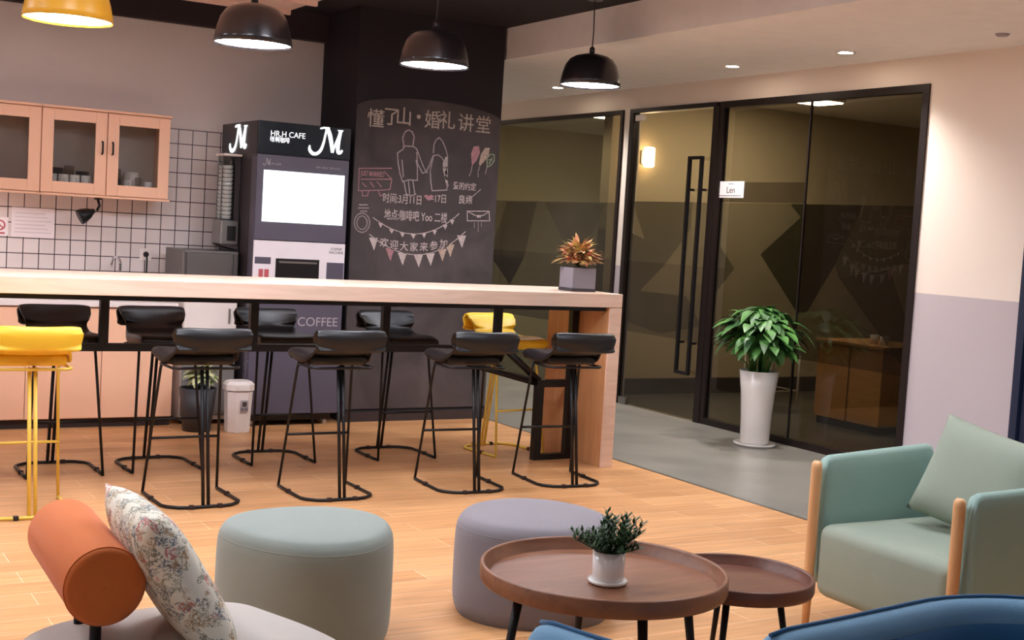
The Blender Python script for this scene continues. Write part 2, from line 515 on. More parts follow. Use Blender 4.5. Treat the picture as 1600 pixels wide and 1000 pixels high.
# ------------------------------------------------------------------ added fill lights
def fill_panel(x, y, label):
    # unseen panels added to brighten the room; the row behind the viewer is dimmed
    t = thing('added_fill_panel', label, 'added light', (x, y, 2.89), 0, 'added fill panels over the lounge')
    B(-.31, .31, -.31, .31, -.045, 0, .004).build('frame', M['white'], t)
    B(-.285, .285, -.285, .285, -.052, -.046).build('diffuser', M['fillglow'] if y > 2.5 else M['filldim'], t)
for x, y, lb in ((-.7, 1.2, 'added unseen fill light panel over the left of the lounge'),
                 (1.2, .6, 'added unseen fill light panel above where the blue chairs stand'),
                 (3.2, .6, 'added unseen fill light panel on the right of the lounge'),
                 (-.7, 3.6, 'added unseen fill light panel left of the orange bolster seat'),
                 (3.6, 3.0, 'added unseen fill light panel over the mint armchair'),
                 (-.9, 5.4, 'added unseen fill light panel left of the bar stools'),
                 (-.9, 7.0, 'added unseen fill light panel left of the kitchen end of the bar'),
                 (1.0, 4.2, 'added unseen fill light panel between the yellow pendant and the sage pouf'),
                 (2.6, 4.4, 'added unseen fill light panel over the lilac grey pouf')):
    fill_panel(x, y, lb)

# ------------------------------------------------------------------ the setting
struct(B(-3.5, 4.76, -3, 9.4, -.05, 0).build('floor', M['floor']))
struct(B(4.76, 6.4, -3, 14, -.05, 0).build('floor', M['concrete']))
struct(B(6.4, 11.5, 3, 14, -.05, 0).build('floor', M['roomfloor']))
struct(B(4.745, 4.765, -3, 8.33, 0, .002).build('trim_1', M['steel']))
struct(B(-3.5, 4.78, -3, 9.1, 2.89, 3.0).build('ceiling', M['ceil_black']))
struct(B(4.78, 6.4, -3, 14, 2.66, 3.0).build('ceiling', M['white_ceil']))
struct(B(-3.5, 3.62, 8.95, 9.1, 0, 2.89).build('wall_back', M['wall_tile']))
struct(B(-3.6, -3.5, -3, 9.1, 0, 2.89).build('wall_left', M['white_ceil']))
struct(B(-3.5, 6.4, -3.1, -3, 0, 2.89).build('wall_front', M['white_ceil']))
struct(B(3.60, 4.76, 8.32, 9.6, 0, 2.89).build('wall_middle', M['column']))
struct(B(3.60, 4.76, 8.30, 8.32, 0, .07).build('baseboard_middle', M['machside']))
struct(B(-3.5, 3.60, 8.87, 8.95, 2.69, 2.89).build('trim_2', mat('dark_beam_paint', (52, 40, 44), .8)))
struct(B(4.6, 6.4, 13.9, 14, 0, 2.9).build('wall_corridor', M['dado']))
struct(B(4.6, 4.76, 9.6, 14, 0, 2.9).build('wall_corridor', M['dado']))
# glass wall line, x = 6.40
struct(B(6.40, 6.50, 4.0, 14, 2.485, 2.90).build('wall_right', M['dado']))
struct(B(6.40, 6.50, 8.97, 9.075, 0, 2.485).build('wall_right', M['dado']))
struct(B(6.40, 6.50, 11.6, 14, 0, 2.485).build('wall_right', M['dado']))
struct(B(6.40, 6.52, 4.96, 5.76, 0, 2.485).build('wall_right', M['dado']))
struct(B(6.40, 6.52, -3, 4.0, 0, 2.9).build('wall_right', M['dado']))
struct(B(6.40, 6.52, 4.0, 4.96, 2.1, 2.485).build('wall_right', M['dado']))
# rooms behind the glass
struct(B(6.52, 11.5, 9.42, 9.55, 0, 2.9).build('wall_back', M['roomwall']))
struct(B(6.5, 11.5, 9.36, 9.42, 0, .14).build('baseboard_back', M['darkprint']))
struct(B(11.4, 11.5, 3.0, 9.42, 0, 2.9).build('wall_right', M['roomwall']))
struct(B(6.52, 11.5, 2.9, 3.0, 0, 2.9).build('wall_front', M['roomwall']))
struct(B(6.5, 11.5, 3.0, 14, 2.7, 2.9).build('ceiling', M['white_ceil']))
struct(B(6.52, 11.5, 13.9, 14, 0, 2.9).build('wall_back', M['roomwall']))
struct(B(11.4, 11.5, 9.55, 13.9, 0, 2.9).build('wall_right', M['roomwall']))

# window_1: left fixed pane; door_1; window_2: two panes
def film_poly(name, pts, m, par, x=6.4165):
    # pts are (y, z)
    return MB().prism(pts, x, x+.0006, 'x').build(name, m, par)
F_base = film_mat('olive_film', (84, 84, 50), .26)
F_light = film_mat('pale_olive_film', (120, 118, 70), .30)
F_brown = film_mat('brown_film', (74, 56, 40), .34)
F_dark = film_mat('charcoal_film', (34, 32, 27), .62)
F_blue = film_mat('slate_blue_film', (44, 56, 60), .58)
F_green = film_mat('green_grey_film', (70, 80, 52), .34)

win1 = thing('window_1', '', ''); del win1['label']; del win1['category']; struct(win1); win1.location = (0, 0, 0)
def frame_rect(y0, y1, z0, z1, t, par, name='frame', x0=6.385, x1=6.44, bottom=True):
    mb = MB()
    mb.box(x0, x1, y0, y0+t, z0, z1); mb.box(x0, x1, y1-t, y1, z0, z1); mb.box(x0, x1, y0+t, y1-t, z1-t, z1)
    if bottom: mb.box(x0, x1, y0+t, y1-t, z0, z0+t)
    return mb.build(name, M['frame'], par)
frame_rect(9.08, 11.6, 0, 2.485, .035, win1)
B(6.405, 6.415, 9.11, 11.57, .03, 2.45).build('pane', M['darkglass'], win1)
film_poly('film', [(9.11, .6), (11.57, .6), (11.57, 1.7), (9.11, 1.7)], F_green, win1)
film_poly('film', [(11.3, 1.16), (10.62, 1.16), (10.86, .88)], F_dark, win1, 6.4175)
film_poly('film', [(11.3, 1.16), (10.62, 1.16), (10.45, 1.69), (11.0, 1.69)], F_brown, win1, 6.4175)
film_poly('film', [(10.3, 1.69), (9.3, 1.69), (9.7, 1.1)], F_light, win1, 6.4175)
door1 = thing('door_1', '', ''); del door1['label']; del door1['category']; struct(door1)
mb = MB(); mb.box(6.38, 6.45, 8.92, 8.97, 0, 2.485); mb.box(6.38, 6.45, 7.83, 8.92, 2.45, 2.485); mb.box(6.38, 6.45, 7.80, 7.87, 0, 2.45)
mb.build('frame', M['frame'], door1)
B(6.405, 6.415, 7.875, 8.915, .012, 2.44).build('pane', M['darkglass'], door1)
film_poly('film', [(7.88, .62), (8.91, .62), (8.91, 1.715), (7.88, 1.715)], F_base, door1)
film_poly('film', [(8.91, 1.45), (8.91, .9), (8.72, .97), (8.41, 1.2), (8.70, 1.40)], F_brown, door1, 6.4175)
film_poly('film', [(8.70, 1.40), (8.91, 1.715), (8.1, 1.715), (8.1, 1.5), (8.41, 1.2)], F_light, door1, 6.4178)
film_poly('film', [(8.72, .97), (8.1, .97), (7.89, .75), (8.4, .64), (8.91, .7), (8.91, .9)], F_light, door1, 6.4175)
hm = MB()
hm.box(6.335, 6.36, 7.915, 7.94, .36, 2.07); hm.box(6.335, 6.36, 8.065, 8.09, .36, 2.07)
hm.box(6.335, 6.36, 7.94, 8.065, .36, .385); hm.box(6.335, 6.36, 7.94, 8.065, 2.045, 2.07)
for z in (.6, 1.8):
    hm.box(6.36, 6.404, 7.918, 7.937, z, z+.02); hm.box(6.36, 6.404, 8.068, 8.087, z, z+.02)
h = hm.build('handle', M['black'], door1); h['label'] = 'tall black rectangular loop handle'
B(6.39, 6.43, 8.80, 8.90, .0, .06, .004).build('hinge', M['steel'], door1)
B(6.39, 6.43, 8.80, 8.905, 2.385, 2.435, .004).build('hinge', M['white'], door1)
win2 = thing('window_2', '', ''); del win2['label']; del win2['category']; struct(win2)
frame_rect(5.76, 7.80, 0, 2.485, .05, win2)
B(6.405, 6.415, 6.83, 7.75, .05, 2.44).build('pane', M['darkglass'], win2)
B(6.405, 6.415, 5.81, 6.822, .05, 2.44).build('pane', M['darkglass'], win2)
B(6.402, 6.418, 6.820, 6.832, .05, 2.44).build('joint', M['frame'], win2)
film_poly('film', [(6.84, .62), (7.75, .62), (7.75, 1.715), (6.84, 1.715)], F_base, win2)
film_poly('film', [(6.84, 1.72), (7.75, 1.72), (7.75, 1.87), (6.84, 1.87)], F_brown, win2)
film_poly('film', [(7.26, 1.34), (6.84, 1.64), (6.84, .95)], F_dark, win2, 6.4175)
film_poly('film', [(7.75, 1.40), (7.54, 1.22), (7.75, 1.02)], F_brown, win2, 6.4175)
film_poly('film', [(6.98, 1.715), (6.84, 1.715), (6.84, 1.60)], F_blue, win2, 6.4175)
film_poly('film', [(5.81, .62), (6.82, .62), (6.82, 1.715), (5.81, 1.715)], F_brown, win2)
film_poly('film', [(6.82, 1.715), (6.28, 1.715), (6.50, 1.3), (6.74, .95), (6.82, .95)], F_blue, win2, 6.4175)
film_poly('film', [(6.28, 1.715), (5.81, 1.715), (5.81, 1.35), (6.45, 1.22), (6.50, 1.3)], F_base, win2, 6.4175)
film_poly('film', [(6.45, 1.22), (5.81, .66), (5.81, .95), (6.0, 1.3)], F_brown, win2, 6.4178)

def flat_text(name, txt, m, par, size, loc, face='-y', extr=0.0006, width=None, flip=False, bold=0.0, shear=0.0):
    cu = bpy.data.curves.new(name, 'FONT')
    cu.body = txt; cu.size = size; cu.extrude = extr; cu.offset = bold
    cu.align_x = 'CENTER'; cu.align_y = 'CENTER'; cu.shear = shear
    tmp = bpy.data.objects.new('tmp', cu); COL.objects.link(tmp)
    bpy.context.view_layer.update()
    dg = bpy.context.evaluated_depsgraph_get()
    me = bpy.data.meshes.new_from_object(tmp.evaluated_get(dg))
    bpy.data.objects.remove(tmp)
    xs = [v.co.x for v in me.vertices]
    k = 1.0
    if width and xs: k = width/(max(xs)-min(xs))
    R = {'-y': Matrix.Rotation(PI/2, 4, 'X'),
         '-x': Matrix.Rotation(-PI/2, 4, 'Z') @ Matrix.Rotation(PI/2, 4, 'X')}[face]
    me.transform(Matrix.Translation(loc) @ R @ Matrix.Diagonal((k, 1, 1, 1)))
    me.materials.clear(); me.materials.append(m)
    o = bpy.data.objects.new(name, me); COL.objects.link(o)
    if par: o.parent = par
    return o

# paper sign on the glass
sg = thing('paper_sign', 'small cream paper sign stuck on the dark glass beside the door post', 'sign', (6.40, 7.62, 1.815))
B(-.004, 0, -.145, .145, -.062, .062).build('sheet', M['paper'], sg)
flat_text('lettering', 'Len', M['darkprint'], sg, .07, (-.0045, 0, -.005), '-x')
mb = MB(); mb.box(-.0052, -.004, -.12, .13, -.048, -.044); mb.box(-.0052, -.004, -.03, .03, .04, .044); mb.build('rule_lines', M['darkprint'], sg)

# navy door at the right edge
d2 = thing('door_2', '', ''); del d2['label']; del d2['category']; struct(d2)
mb = MB(); mb.box(6.385, 6.45, 4.91, 4.96, 0, 2.1); mb.box(6.385, 6.45, 4.0, 4.05, 0, 2.1); mb.box(6.385, 6.45, 4.05, 4.91, 2.05, 2.1)
mb.build('frame', M['navy'], d2)
B(6.41, 6.45, 4.055, 4.905, .008, 2.045, .003).build('leaf', M['navy'], d2)
B(6.36, 6.40, 4.12, 4.14, .95, 1.15, .004).build('handle', M['steel'], d2)

# inside the meeting room
dk = thing('desk', 'low wooden desk cabinet seen through the dark glass behind the tall plant', 'desk', (7.49, 7.0, 0), 0)
B(0, .55, 0, .70, .06, .66, .004).build('body', M['desk'], dk)
B(.02, .53, .02, .68, 0, .06).build('plinth', M['plinth'], dk)
B(-.02, .6, -.02, .72, .66, .685, .003).build('top', M['desk'], dk)
B(-.006, 0, .34, .344, .06, .66).build('seam', M['plinth'], dk)
for i, (x, y, lb) in enumerate(((7.62, 7.12, 'white cup on the desk behind the glass, nearer the frame edge'), (7.66, 7.26, 'white cup on the desk behind the glass, further from the frame edge'))):
    c = thing('cup', lb, 'cup', (x, y, .685), 0, 'cups on the desk')
    MB().lathe([(.028, 0), (.036, .07), (.033, .07), (.026, .006)], 20, cap1=True).build('bowl', M['ceramic'], c)
# pale frame side table in the room
rt_ = thing('side_table', 'slim pale metal side table standing behind the glass left of the desk', 'table', (7.6, 8.35, 0))
for sx in (-.16, .16):
    for sy in (-.16, .16): MB().tube([(sx, sy, 0), (sx, sy, .55)], .009).build('leg', M['white'], rt_)
B(-.18, .18, -.18, .18, .55, .575, .003).build('tabletop', M['white'], rt_)
MB().tube([(-.16, -.16, .18), (.16, -.16, .18), (.16, .16, .18), (-.16, .16, .18)], .007, closed=True).build('stretcher', M['white'], rt_)
sc = thing('wall_sconce', 'glowing warm wall sconce inside the glass room by the door hinge', 'wall light', (6.88, 9.42, 2.13))
B(-.04, .04, -.02, 0, -.06, .06, .004).build('backplate', M['steel'], sc)
MB().lathe([(.03, -.09), (.05, -.08), (.05, .08), (.03, .09)], 24, (0, -.08, 0)).build('lamp_shade', M['sconceglow'], sc)
MB().tube([(0, -.02, 0), (0, -.05, 0)], .01).build('arm', M['steel'], sc)
def small_point(x, y, z, e, c, r=.1):
    l = bpy.data.lights.new('room_lamp_light', 'POINT'); l.energy = e; l.color = c; l.shadow_soft_size = r
    o = bpy.data.objects.new('room_lamp_light', l); COL.objects.link(o); o.location = (x, y, z); return o
def room_fill(x, y, rgb, e, label):  # lamp added to brighten a room behind the glass
    q = thing('room_fill_lamp', label, 'added light', (x, y, 2.7))
    B(-.62, .62, -.17, .17, -.03, 0, .004).build('housing', M['white'], q)
    B(-.6, .6, -.15, .15, -.04, -.031).build('diffuser', emat('room_fill_glow', rgb, e), q)
room_fill(7.5, 8.4, (1, .86, .68), 16, 'added fill lamp lighting the meeting room behind the smoked glass door')
room_fill(8.3, 11.4, (.98, 1, .78), 20, 'added fill lamp lighting the far greenish room')

# downlights and detector
def downlight(y, label):
    t = thing('downlight', label, 'downlight', (5.98, y, 2.66), 0, 'corridor downlights')
    MB().lathe([(.044, -.004), (.062, -.006), (.062, 0), (.044, 0)], 28, closed=True).build('ring', M['white'], t)
    MB().lathe([(.001, -.003), (.043, -.003)], 28, cap0=False, cap1=False).build('lens', M['downglow'], t)
    l = bpy.data.lights.new('downlight_beam', 'SPOT'); l.energy = DOWN_W; l.color = (1, .96, .92)
    l.spot_size = math.radians(130); l.spot_blend = .8; l.shadow_soft_size = .04
    o = bpy.data.objects.new('downlight_beam', l); COL.objects.link(o); o.location = (5.98, y, 2.645)
downlight(7.2, 'round ceiling downlight nearest the pendant over the bar end')
downlight(6.1, 'round ceiling downlight above the smoked glass wall, nearest the smoke detector')
downlight(9.5, 'small round ceiling downlight just past the black column')
downlight(12.2, 'round ceiling downlight deepest in the corridor')
downlight(2.9, 'round ceiling downlight by the navy door')
o = MB().lathe([(.001, -.012), (.03, -.012), (.04, 0)], 24, (6.0, 4.92, 2.66), cap0=False).build('smoke_detector', M['greyprint'])
tag(o, 'small flat smoke detector on the corridor ceiling at upper right', 'smoke detector')

# ceiling raft
rf = thing('ceiling_raft', 'pale slatted ceiling raft hanging under the black ceiling, above the pendants', 'ceiling panel', (0, 0, 0))
B(.6, 3.12, 5.3, 8.49, 2.80, 2.83).build('board', M['raft'], rf)
mb = MB()
for i in range(7): mb.box(.6, 3.12, 5.5+i*.48, 5.53+i*.48, 2.77, 2.80)
mb.build('batten', M['raft'], rf)
for (x, y) in ((.8, 5.6), (2.9, 5.6), (.8, 8.2), (2.9, 8.2)):
    MB().tube([(x, y, 2.83), (x, y, 2.89)], .008).build('hanger', M['black'], rf)

# ------------------------------------------------------------------ pendant lamps
def pendant(x, y, z, m, label):
    t = thing('pendant_lamp', label, 'pendant lamp', (x, y, z), 0, 'dome pendants over the bar')
    R_ = .19
    prof = [(R_, 0), (.186, .03), (.176, .08), (.160, .13), (.135, .165), (.10, .185), (.05, .198), (.016, .202)]
    inner = [(.010, .198), (.05, .193), (.098, .18), (.131, .160), (.156, .127), (.172, .078), (.182, .03), (.187, 0)]
    MB().lathe(prof+inner, 48, closed=True).build('lamp_shade', m, t)
    MB().lathe([(.001, .010), (.183, .010), (.183, .016), (.001, .016)], 40, cap0=False, cap1=False).build('diffuser', M['lampglow'], t)
    MB().lathe([(.017, .20), (.017, .235), (.008, .245)], 20).build('cap', m, t)
    top = 2.89 - z
    pts = [(0, 0, .24), (.003, 0, .35), (-.002, .002, .5), (0, 0, top)]
    MB().tube([p for p in pts if p[2] <= top], .004, 6).build('cord', M['lampblack'], t)
    MB().lathe([(.05, top-.025), (.05, top)], 24).build('ceiling_rose', M['lampblack'], t)
    return t
pendant(4.51, 6.79, 2.335, M['lampblack'], 'black dome pendant lamp over the plant end of the bar, rightmost of the lamps')
pendant(3.20, 6.36, 2.275, M['lampblack'], 'black dome pendant lamp hanging in front of the black column')
pendant(2.10, 6.14, 2.235, M['lampblack'], 'black dome pendant lamp next to the yellow one, cut by the picture top')
pendant(1.18, 5.89, 2.205, M['lampyellow'], 'yellow dome pendant lamp at upper left')

# ------------------------------------------------------------------ kitchen
def base_cabinet(x0, x1, label):
    t = thing('base_cabinet', label, 'cabinet', (x0, 8.35, 0), 0, 'kitchen base cabinets')
    W_ = x1-x0
    B(0, W_, .02, .598, .06, .77).build('body', M['cabinet'], t)
    d = B(.002, W_-.002, 0, .018, .065, .765, .002).build('door', M['cabinet'], t)
    B(W_/2-.05, W_/2+.05, -.012, 0, .72, .735, .002).build('handle', M['cabinet'], d)
    B(0, W_, .04, .598, 0, .06).build('plinth', M['plinth'], t)
xs = [-.35, .11, .57, 1.03, 1.49, 1.95, 2.41]
lbs = ['peach kitchen base cabinet left of the picture edge', 'peach kitchen base cabinet second from the left wall end', 'peach base cabinet third from the left end of the run',
       'peach base cabinet behind the front yellow stool', 'peach base cabinet second from the free end of the kitchen run', 'peach base cabinet at the free end of the run, beside the white fridge']
for a, b, l in zip(xs, xs[1:], lbs): base_cabinet(a, b, l)
o = B(-.35, 2.425, 8.33, 8.948, .775, .81, .004).build('worktop', M['worktop']); tag(o, 'long white kitchen worktop along the tiled wall', 'worktop')

def wall_cabinet(x0, label):
    t = thing('wall_cabinet', label, 'cabinet', (x0, 8.62, 1.48), 0, 'glass door wall cabinets')
    W_ = .82
    mb = MB()
    mb.box(0, .018, .02, .33, 0, .54); mb.box(W_-.018, W_, .02, .33, 0, .54)
    mb.box(.018, W_-.018, .02, .33, 0, .03); mb.box(.018, W_-.018, .02, .33, .51, .54)
    mb.box(W_/2-.009, W_/2+.009, .02, .33, .03, .51)
    mb.box(-.006, W_+.006, -.012, .33, .54, .556, .002); mb.box(-.006, W_+.006, -.012, .33, -.014, 0, .002)
    mb.build('body', M['cabinet'], t)
    B(.018, W_-.018, .315, .328, .03, .51).build('back_panel', M['cabin'], t)
    for k in (0, 1):
        a = k*W_/2+.003; b = (k+1)*W_/2-.003; s = .072
        mb = MB()
        mb.box(a, a+s, 0, .018, .004, .536, .002); mb.box(b-s, b, 0, .018, .004, .536, .002)
        mb.box(a+s, b-s, 0, .018, .004, .004+s, .002); mb.box(a+s, b-s, 0, .018, .536-s, .536, .002)
        d = mb.build('door', M['cabinet'], t)
        B(a+s, b-s, .008, .011, .004+s, .536-s).build('pane', M['paneglass'], d)
        hx = b-.03 if k == 0 else a+.03
        hm = MB().tube([(hx, -.001, .27), (hx, -.022, .275), (hx, -.024, .31), (hx, -.022, .345), (hx, -.001, .35)], .006, 8)
        ho = hm.build('handle', M['black'], d); ho['label'] = 'small black bow handle'
wall_cabinet(1.59, 'peach wall cabinet with two glass doors at the free end, mugs inside both doors')
wall_cabinet(.77, 'peach wall cabinet cut by the left picture edge, almost empty behind its glass')

def mug(x, y, z, m, label, s=1.0, glass=False):
    t = thing('drinking_glass' if glass else 'mug', label, 'glass' if glass else 'mug', (x, y, z), -PI/2 if y < 8.78 else PI/2, 'cups in the wall cabinet')
    r = .033*s; h_ = (.15 if glass else .095)*s
    MB().lathe([(r*.85, 0), (r, .01), (r, h_), (r-.003, h_), (r-.004, .008), (.001, .008)], 20, cap1=False).build('bowl', m, t)
    if not glass:
        MB().tube([(r-.002, 0, h_*.75), (r+.018*s, 0, h_*.7), (r+.022*s, 0, h_*.45), (r+.014*s, 0, h_*.25), (r-.002, 0, h_*.2)], .004*s, 6).build('handle', m, t)
mugs = [
 (1.68, 8.72, 'ceramic', 'white mug furthest left behind the middle glass door', 1, 0),
 (1.75, 8.71, 'ceramic', 'white mug second from left behind the middle glass door', 1, 0),
 (1.725, 8.835, 'mugdark', 'dark blue mug at the back left behind the middle glass door', 1.45, 0),
 (1.822, 8.72, 'ceramic', 'white mug third from left behind the middle glass door', 1, 0),
 (1.893, 8.71, 'ceramic', 'white mug beside the door handle behind the middle glass door', 1, 0),
 (1.895, 8.835, 'mugdark', 'dark mug at the back right behind the middle glass door', 1.3, 0),
 (1.81, 8.84, 'paneglass', 'tall clear drinking glass between the dark mugs', 1.05, 1),
 (2.088, 8.72, 'mugdark', 'black mug at the left of the right glass door', .95, 0),
 (2.115, 8.84, 'paneglass', 'clear drinking glass behind the black mug', 1.05, 1),
 (2.162, 8.71, 'ceramic', 'white mug in the middle of the right glass door', .9, 0),
 (2.215, 8.835, 'ceramic', 'tall white mug at the back behind the right glass door', 1.5, 0),
 (2.232, 8.71, 'paneglass', 'low clear drinking glass right of the white mug', .7, 1),
 (2.30, 8.72, 'ceramic', 'small white mug at the far right in the cabinet', .85, 0)]
for x, y, m, l, s, g in mugs: mug(x, y, 1.51, M[m], l, s, bool(g))

# clip lamp under the wall cabinet
t = thing('clip_spotlight', 'small black cone spotlight hanging under the peach wall cabinet', 'spotlight', (1.975, 8.72, 1.466))
B(-.02, .02, -.02, .02, -.012, 0).build('clamp', M['black'], t)
MB().tube([(0, 0, -.01), (.012, 0, -.05), (-.004, 0, -.085)], .009).build('arm', M['black'], t)
mb = MB().lathe([(.052, 0), (.048, .03), (.034, .07), (.02, .09), (.012, .11)], 24)
mb.xf(Matrix.Translation((-.115, 0, -.135)) @ Matrix.Rotation(math.radians(62), 4, 'Y')); mb.build('shade', M['black'], t)

# strip light under the left wall cabinets
t = thing('strip_light', 'slim light strip under the left peach wall cabinets', 'light', (.95, 8.72, 1.466))
B(-.9, .33, -.015, .015, -.018, 0).build('housing', M['white'], t)
B(-.89, .32, -.012, .012, -.022, -.0185).build('diffuser', M['striplow'], t)

# notices on the tiles
t = thing('notice_sheet', 'large white paper notice on the wall tiles under the cabinets', 'notice', (1.48, 8.947, 1.18))
B(0, .27, -.002, 0, 0, .195).build('sheet', M['paper'], t)
mb = MB()
for i in range(6): mb.box(.02, .25-.02*(i % 3), -.0026, -.002, .03+i*.025, .036+i*.025)
mb.build('print_lines', M['faintprint'], t)
t = thing('no_smoking_sign', 'small pink and red no smoking sign on the wall tiles at left', 'sign', (1.36, 8.947, 1.185))
B(0, .1, -.002, 0, 0, .12).build('sheet', M['paper'], t)
mb = MB().lathe([(.024, -.001), (.034, -.001), (.034, 0), (.024, 0)], 28, closed=True)
mb.xf(Matrix.Translation((.05, -.0022, .068)) @ Matrix.Rotation(PI/2, 4, 'X'))
mb.build('ring', M['redprint'], t)
mb = MB().box(-.026, .026, -.0008, 0, -.004, .004); mb.xf(Matrix.Translation((.05, -.0022, .068)) @ Matrix.Rotation(math.radians(45), 4, 'Y')); mb.build('bar', M['redprint'], t)
B(.02, .08, -.0026, -.002, .010, .022).build('text_line', M['redprint'], t)

# tap
t = thing('kitchen_tap', 'slim chrome gooseneck tap rising behind the bar top', 'tap', (2.15, 8.78, .81))
MB().lathe([(.024, 0), (.024, .012), (.014, .02), (.013, .05)], 20).build('base', M['chrome'], t)
MB().tube([(0, 0, .04), (0, 0, .22)]+[(-.03+.03*math.cos(a), 0, .22+.05*math.sin(a)) for a in [PI*k/8 for k in range(9)]]+[(-.062, 0, .20)], .009, 10).build('spout', M['chrome'], t)
MB().tube([(.012, 0, .03), (.045, -.01, .05)], .006).build('lever', M['chrome'], t)
# plug with cord
t = thing('power_plug', 'black power plug with a hanging cord on the tiles beside the steel oven', 'plug', (2.36, 8.95, 1.10))
B(-.04, .04, -.006, 0, -.04, .04, .003).build('socket_plate', M['white'], t)
MB().lathe([(.018, 0), (.02, .01), (.012, .035)], 16).xf(Matrix.Translation((0, -.006, 0)) @ Matrix.Rotation(PI/2, 4, 'X')).build('plug_body', M['black'], t)
MB().tube([(0, -.03, 0), (0, -.045, -.03), (0, -.04, -.12), (.01, -.05, -.28)], .006).build('cord', M['black'], t)

# mini fridge with steel oven on top
t = thing('mini_fridge', 'white mini fridge between the base cabinets and the coffee machine', 'fridge', (2.47, 8.36, 0))
B(0, .36, .02, .56, .03, .84, .006).build('body', M['white'], t)
d = B(0, .36, 0, .018, .62, .835, .006).build('door', M['white'], t)
B(.3, .31, -.02, 0, .68, .78, .003).build('handle', M['steel'], d)
d = B(0, .36, 0, .018, .06, .61, .006).build('door', mat('fridge_lower_door_grey', (128, 124, 120), .5), t); d['label'] = 'grey lower door'
for sx in (.03, .31):
    for sy in (.06, .5): MB().lathe([(.015, 0), (.015, .03)], 12, (sx, sy, 0)).build('foot', M['black'], t)
t = thing('countertop_oven', 'dark steel countertop oven standing on the white mini fridge', 'oven', (2.462, 8.40, .84))
B(0, .38, .012, .42, .012, .32, .006).build('body', M['darksteel'], t)
B(.025, .335, 0, .012, .03, .30, .004).build('door', M['darksteel'], t)
mb = MB(); mb.box(.012, .37, -.004, .012, .302, .312); mb.box(.345, .352, -.004, .012, .03, .30); mb.box(.0, .008, -.004, .012, .03, .312)
mb.build('trim', M['steel'], t)
for sx in (.03, .35):
    for sy in (.05, .38): MB().lathe([(.012, 0), (.012, .013)], 10, (sx, sy, 0)).build('foot', M['black'], t)

# coffee machine
t = thing('coffee_machine', 'tall dark coffee vending machine with lit script logo and bright screen', 'coffee machine', (2.87, 8.2, 0))
B(.0, .65, .012, .745, .08, 2.035, .004).build('body', M['machside'], t)
B(.03, .62, .05, .70, .035, .08).build('base', M['machdark'], t)
for sx in (.06, .59):
    for sy in (.09, .66):
        MB().lathe([(.022, -.012), (.022, .012)], 14).xf(Matrix.Translation((sx, sy, .022)) @ Matrix.Rotation(PI/2, 4, 'Y')).build('caster', M['white'], t)
B(-.002, .652, -.006, .012, 1.822, 2.035, .003).build('header_front', M['machhead'], t)
B(-.004, 0, .012, .745, 1.822, 2.035).build('header_side', M['machdark'], t)
B(0, .65, 0, .012, 1.255, 1.818, .003).build('upper_panel', M['machine'], t)
s_ = B(.045, .62, -.005, 0, 1.375, 1.715, .002).build('screen', M['screen'], t)
mb = MB()
mb.box(.09, .155, -.0062, -.005, 1.565, 1.58); mb.box(.115, .13, -.0062, -.005, 1.52, 1.565); mb.box(.14, .155, -.0062, -.005, 1.51, 1.58)
mb.lathe([(.001, 0), (.028, 0), (.028, .001), (.001, .001)], 16).build('screen_icon', M['screengrey'], s_)
B(0, .65, -.002, .012, .86, 1.25, .003).build('dispensing_panel', M['machwhite'], t)
mb = MB(); mb.box(.155, .465, -.006, -.002, .93, 1.135, .002); r_ = mb.build('cup_recess', M['machdark'], t)
B(.175, .445, -.016, -.006, 1.105, 1.118).build('nozzle_bar', M['steel'], r_)
B(.01, .12, -.004, -.002, 1.095, 1.14).build('vent_grille', M['machine'], t)
B(.52, .645, -.004, -.002, .90, 1.12).build('side_label', M['machine'], t)
mb = MB(); mb.box(.04, .07, -.0045, -.002, .97, 1.06); mb.box(.08, .11, -.0045, -.002, .97, 1.06); mb.build('button', M['redprint'], t)
flat_text('small_lettering', 'COFFEE\nMACHINE', M['darkprint'], t, .024, (.585, -.0026, 1.20), '-y')
d = B(0, .65, 0, .012, .085, .855, .003).build('lower_door', M['machine'], t)
flat_text('door_lettering', 'COFFEE', M['greyprint'], d, .085, (.475, -.0008, .71), '-y')
mb = MB()
for i in range(26): mb.box(-.004, -.001, .03+.012*(i % 3), .036+.012*(i % 3), .12+i*.026, .14+i*.026)
mb.build('side_vents', M['greyprint'], t)
B(-.003, 0, .01, .10, .10, 1.80).build('side_panel', M['machine'], t)
# script letter: a J-like swash running into a slanted M, in strokes (x, z, halfwidth)
def strokes(name, sts, m, par, mtx, thick=.006):
    mb = MB()
    for pts in sts:
        n = len(pts)
        L_ = []; R__ = []
        for i, (x, z, hw) in enumerate(pts):
            a = pts[max(0, i-1)]; b = pts[min(n-1, i+1)]
            dx, dz = b[0]-a[0], b[1]-a[1]; q = math.hypot(dx, dz) or 1
            nx, nz = -dz/q, dx/q
            L_.append((x+nx*hw, z+nz*hw)); R__.append((x-nx*hw, z-nz*hw))
        for i in range(n-1):
            mb.prism([L_[i], L_[i+1], R__[i+1], R__[i]], -thick, 0, 'y')
    mb.xf(mtx)
    return mb.build(name, m, par)
def smooth_pts(p, k=5):
    out = []
    n = len(p)
    for i in range(n-1):
        p0 = p[max(0, i-1)]; p1 = p[i]; p2 = p[i+1]; p3 = p[min(n-1, i+2)]
        for j in range(k):
            t_ = j/k
            out.append(tuple(.5*((2*p1[c])+(-p0[c]+p2[c])*t_+(2*p0[c]-5*p1[c]+4*p2[c]-p3[c])*t_*t_+(-p0[c]+3*p1[c]-3*p2[c]+p3[c])*t_**3) for c in range(len(p1))))
    out.append(tuple(p[-1]))
    return out
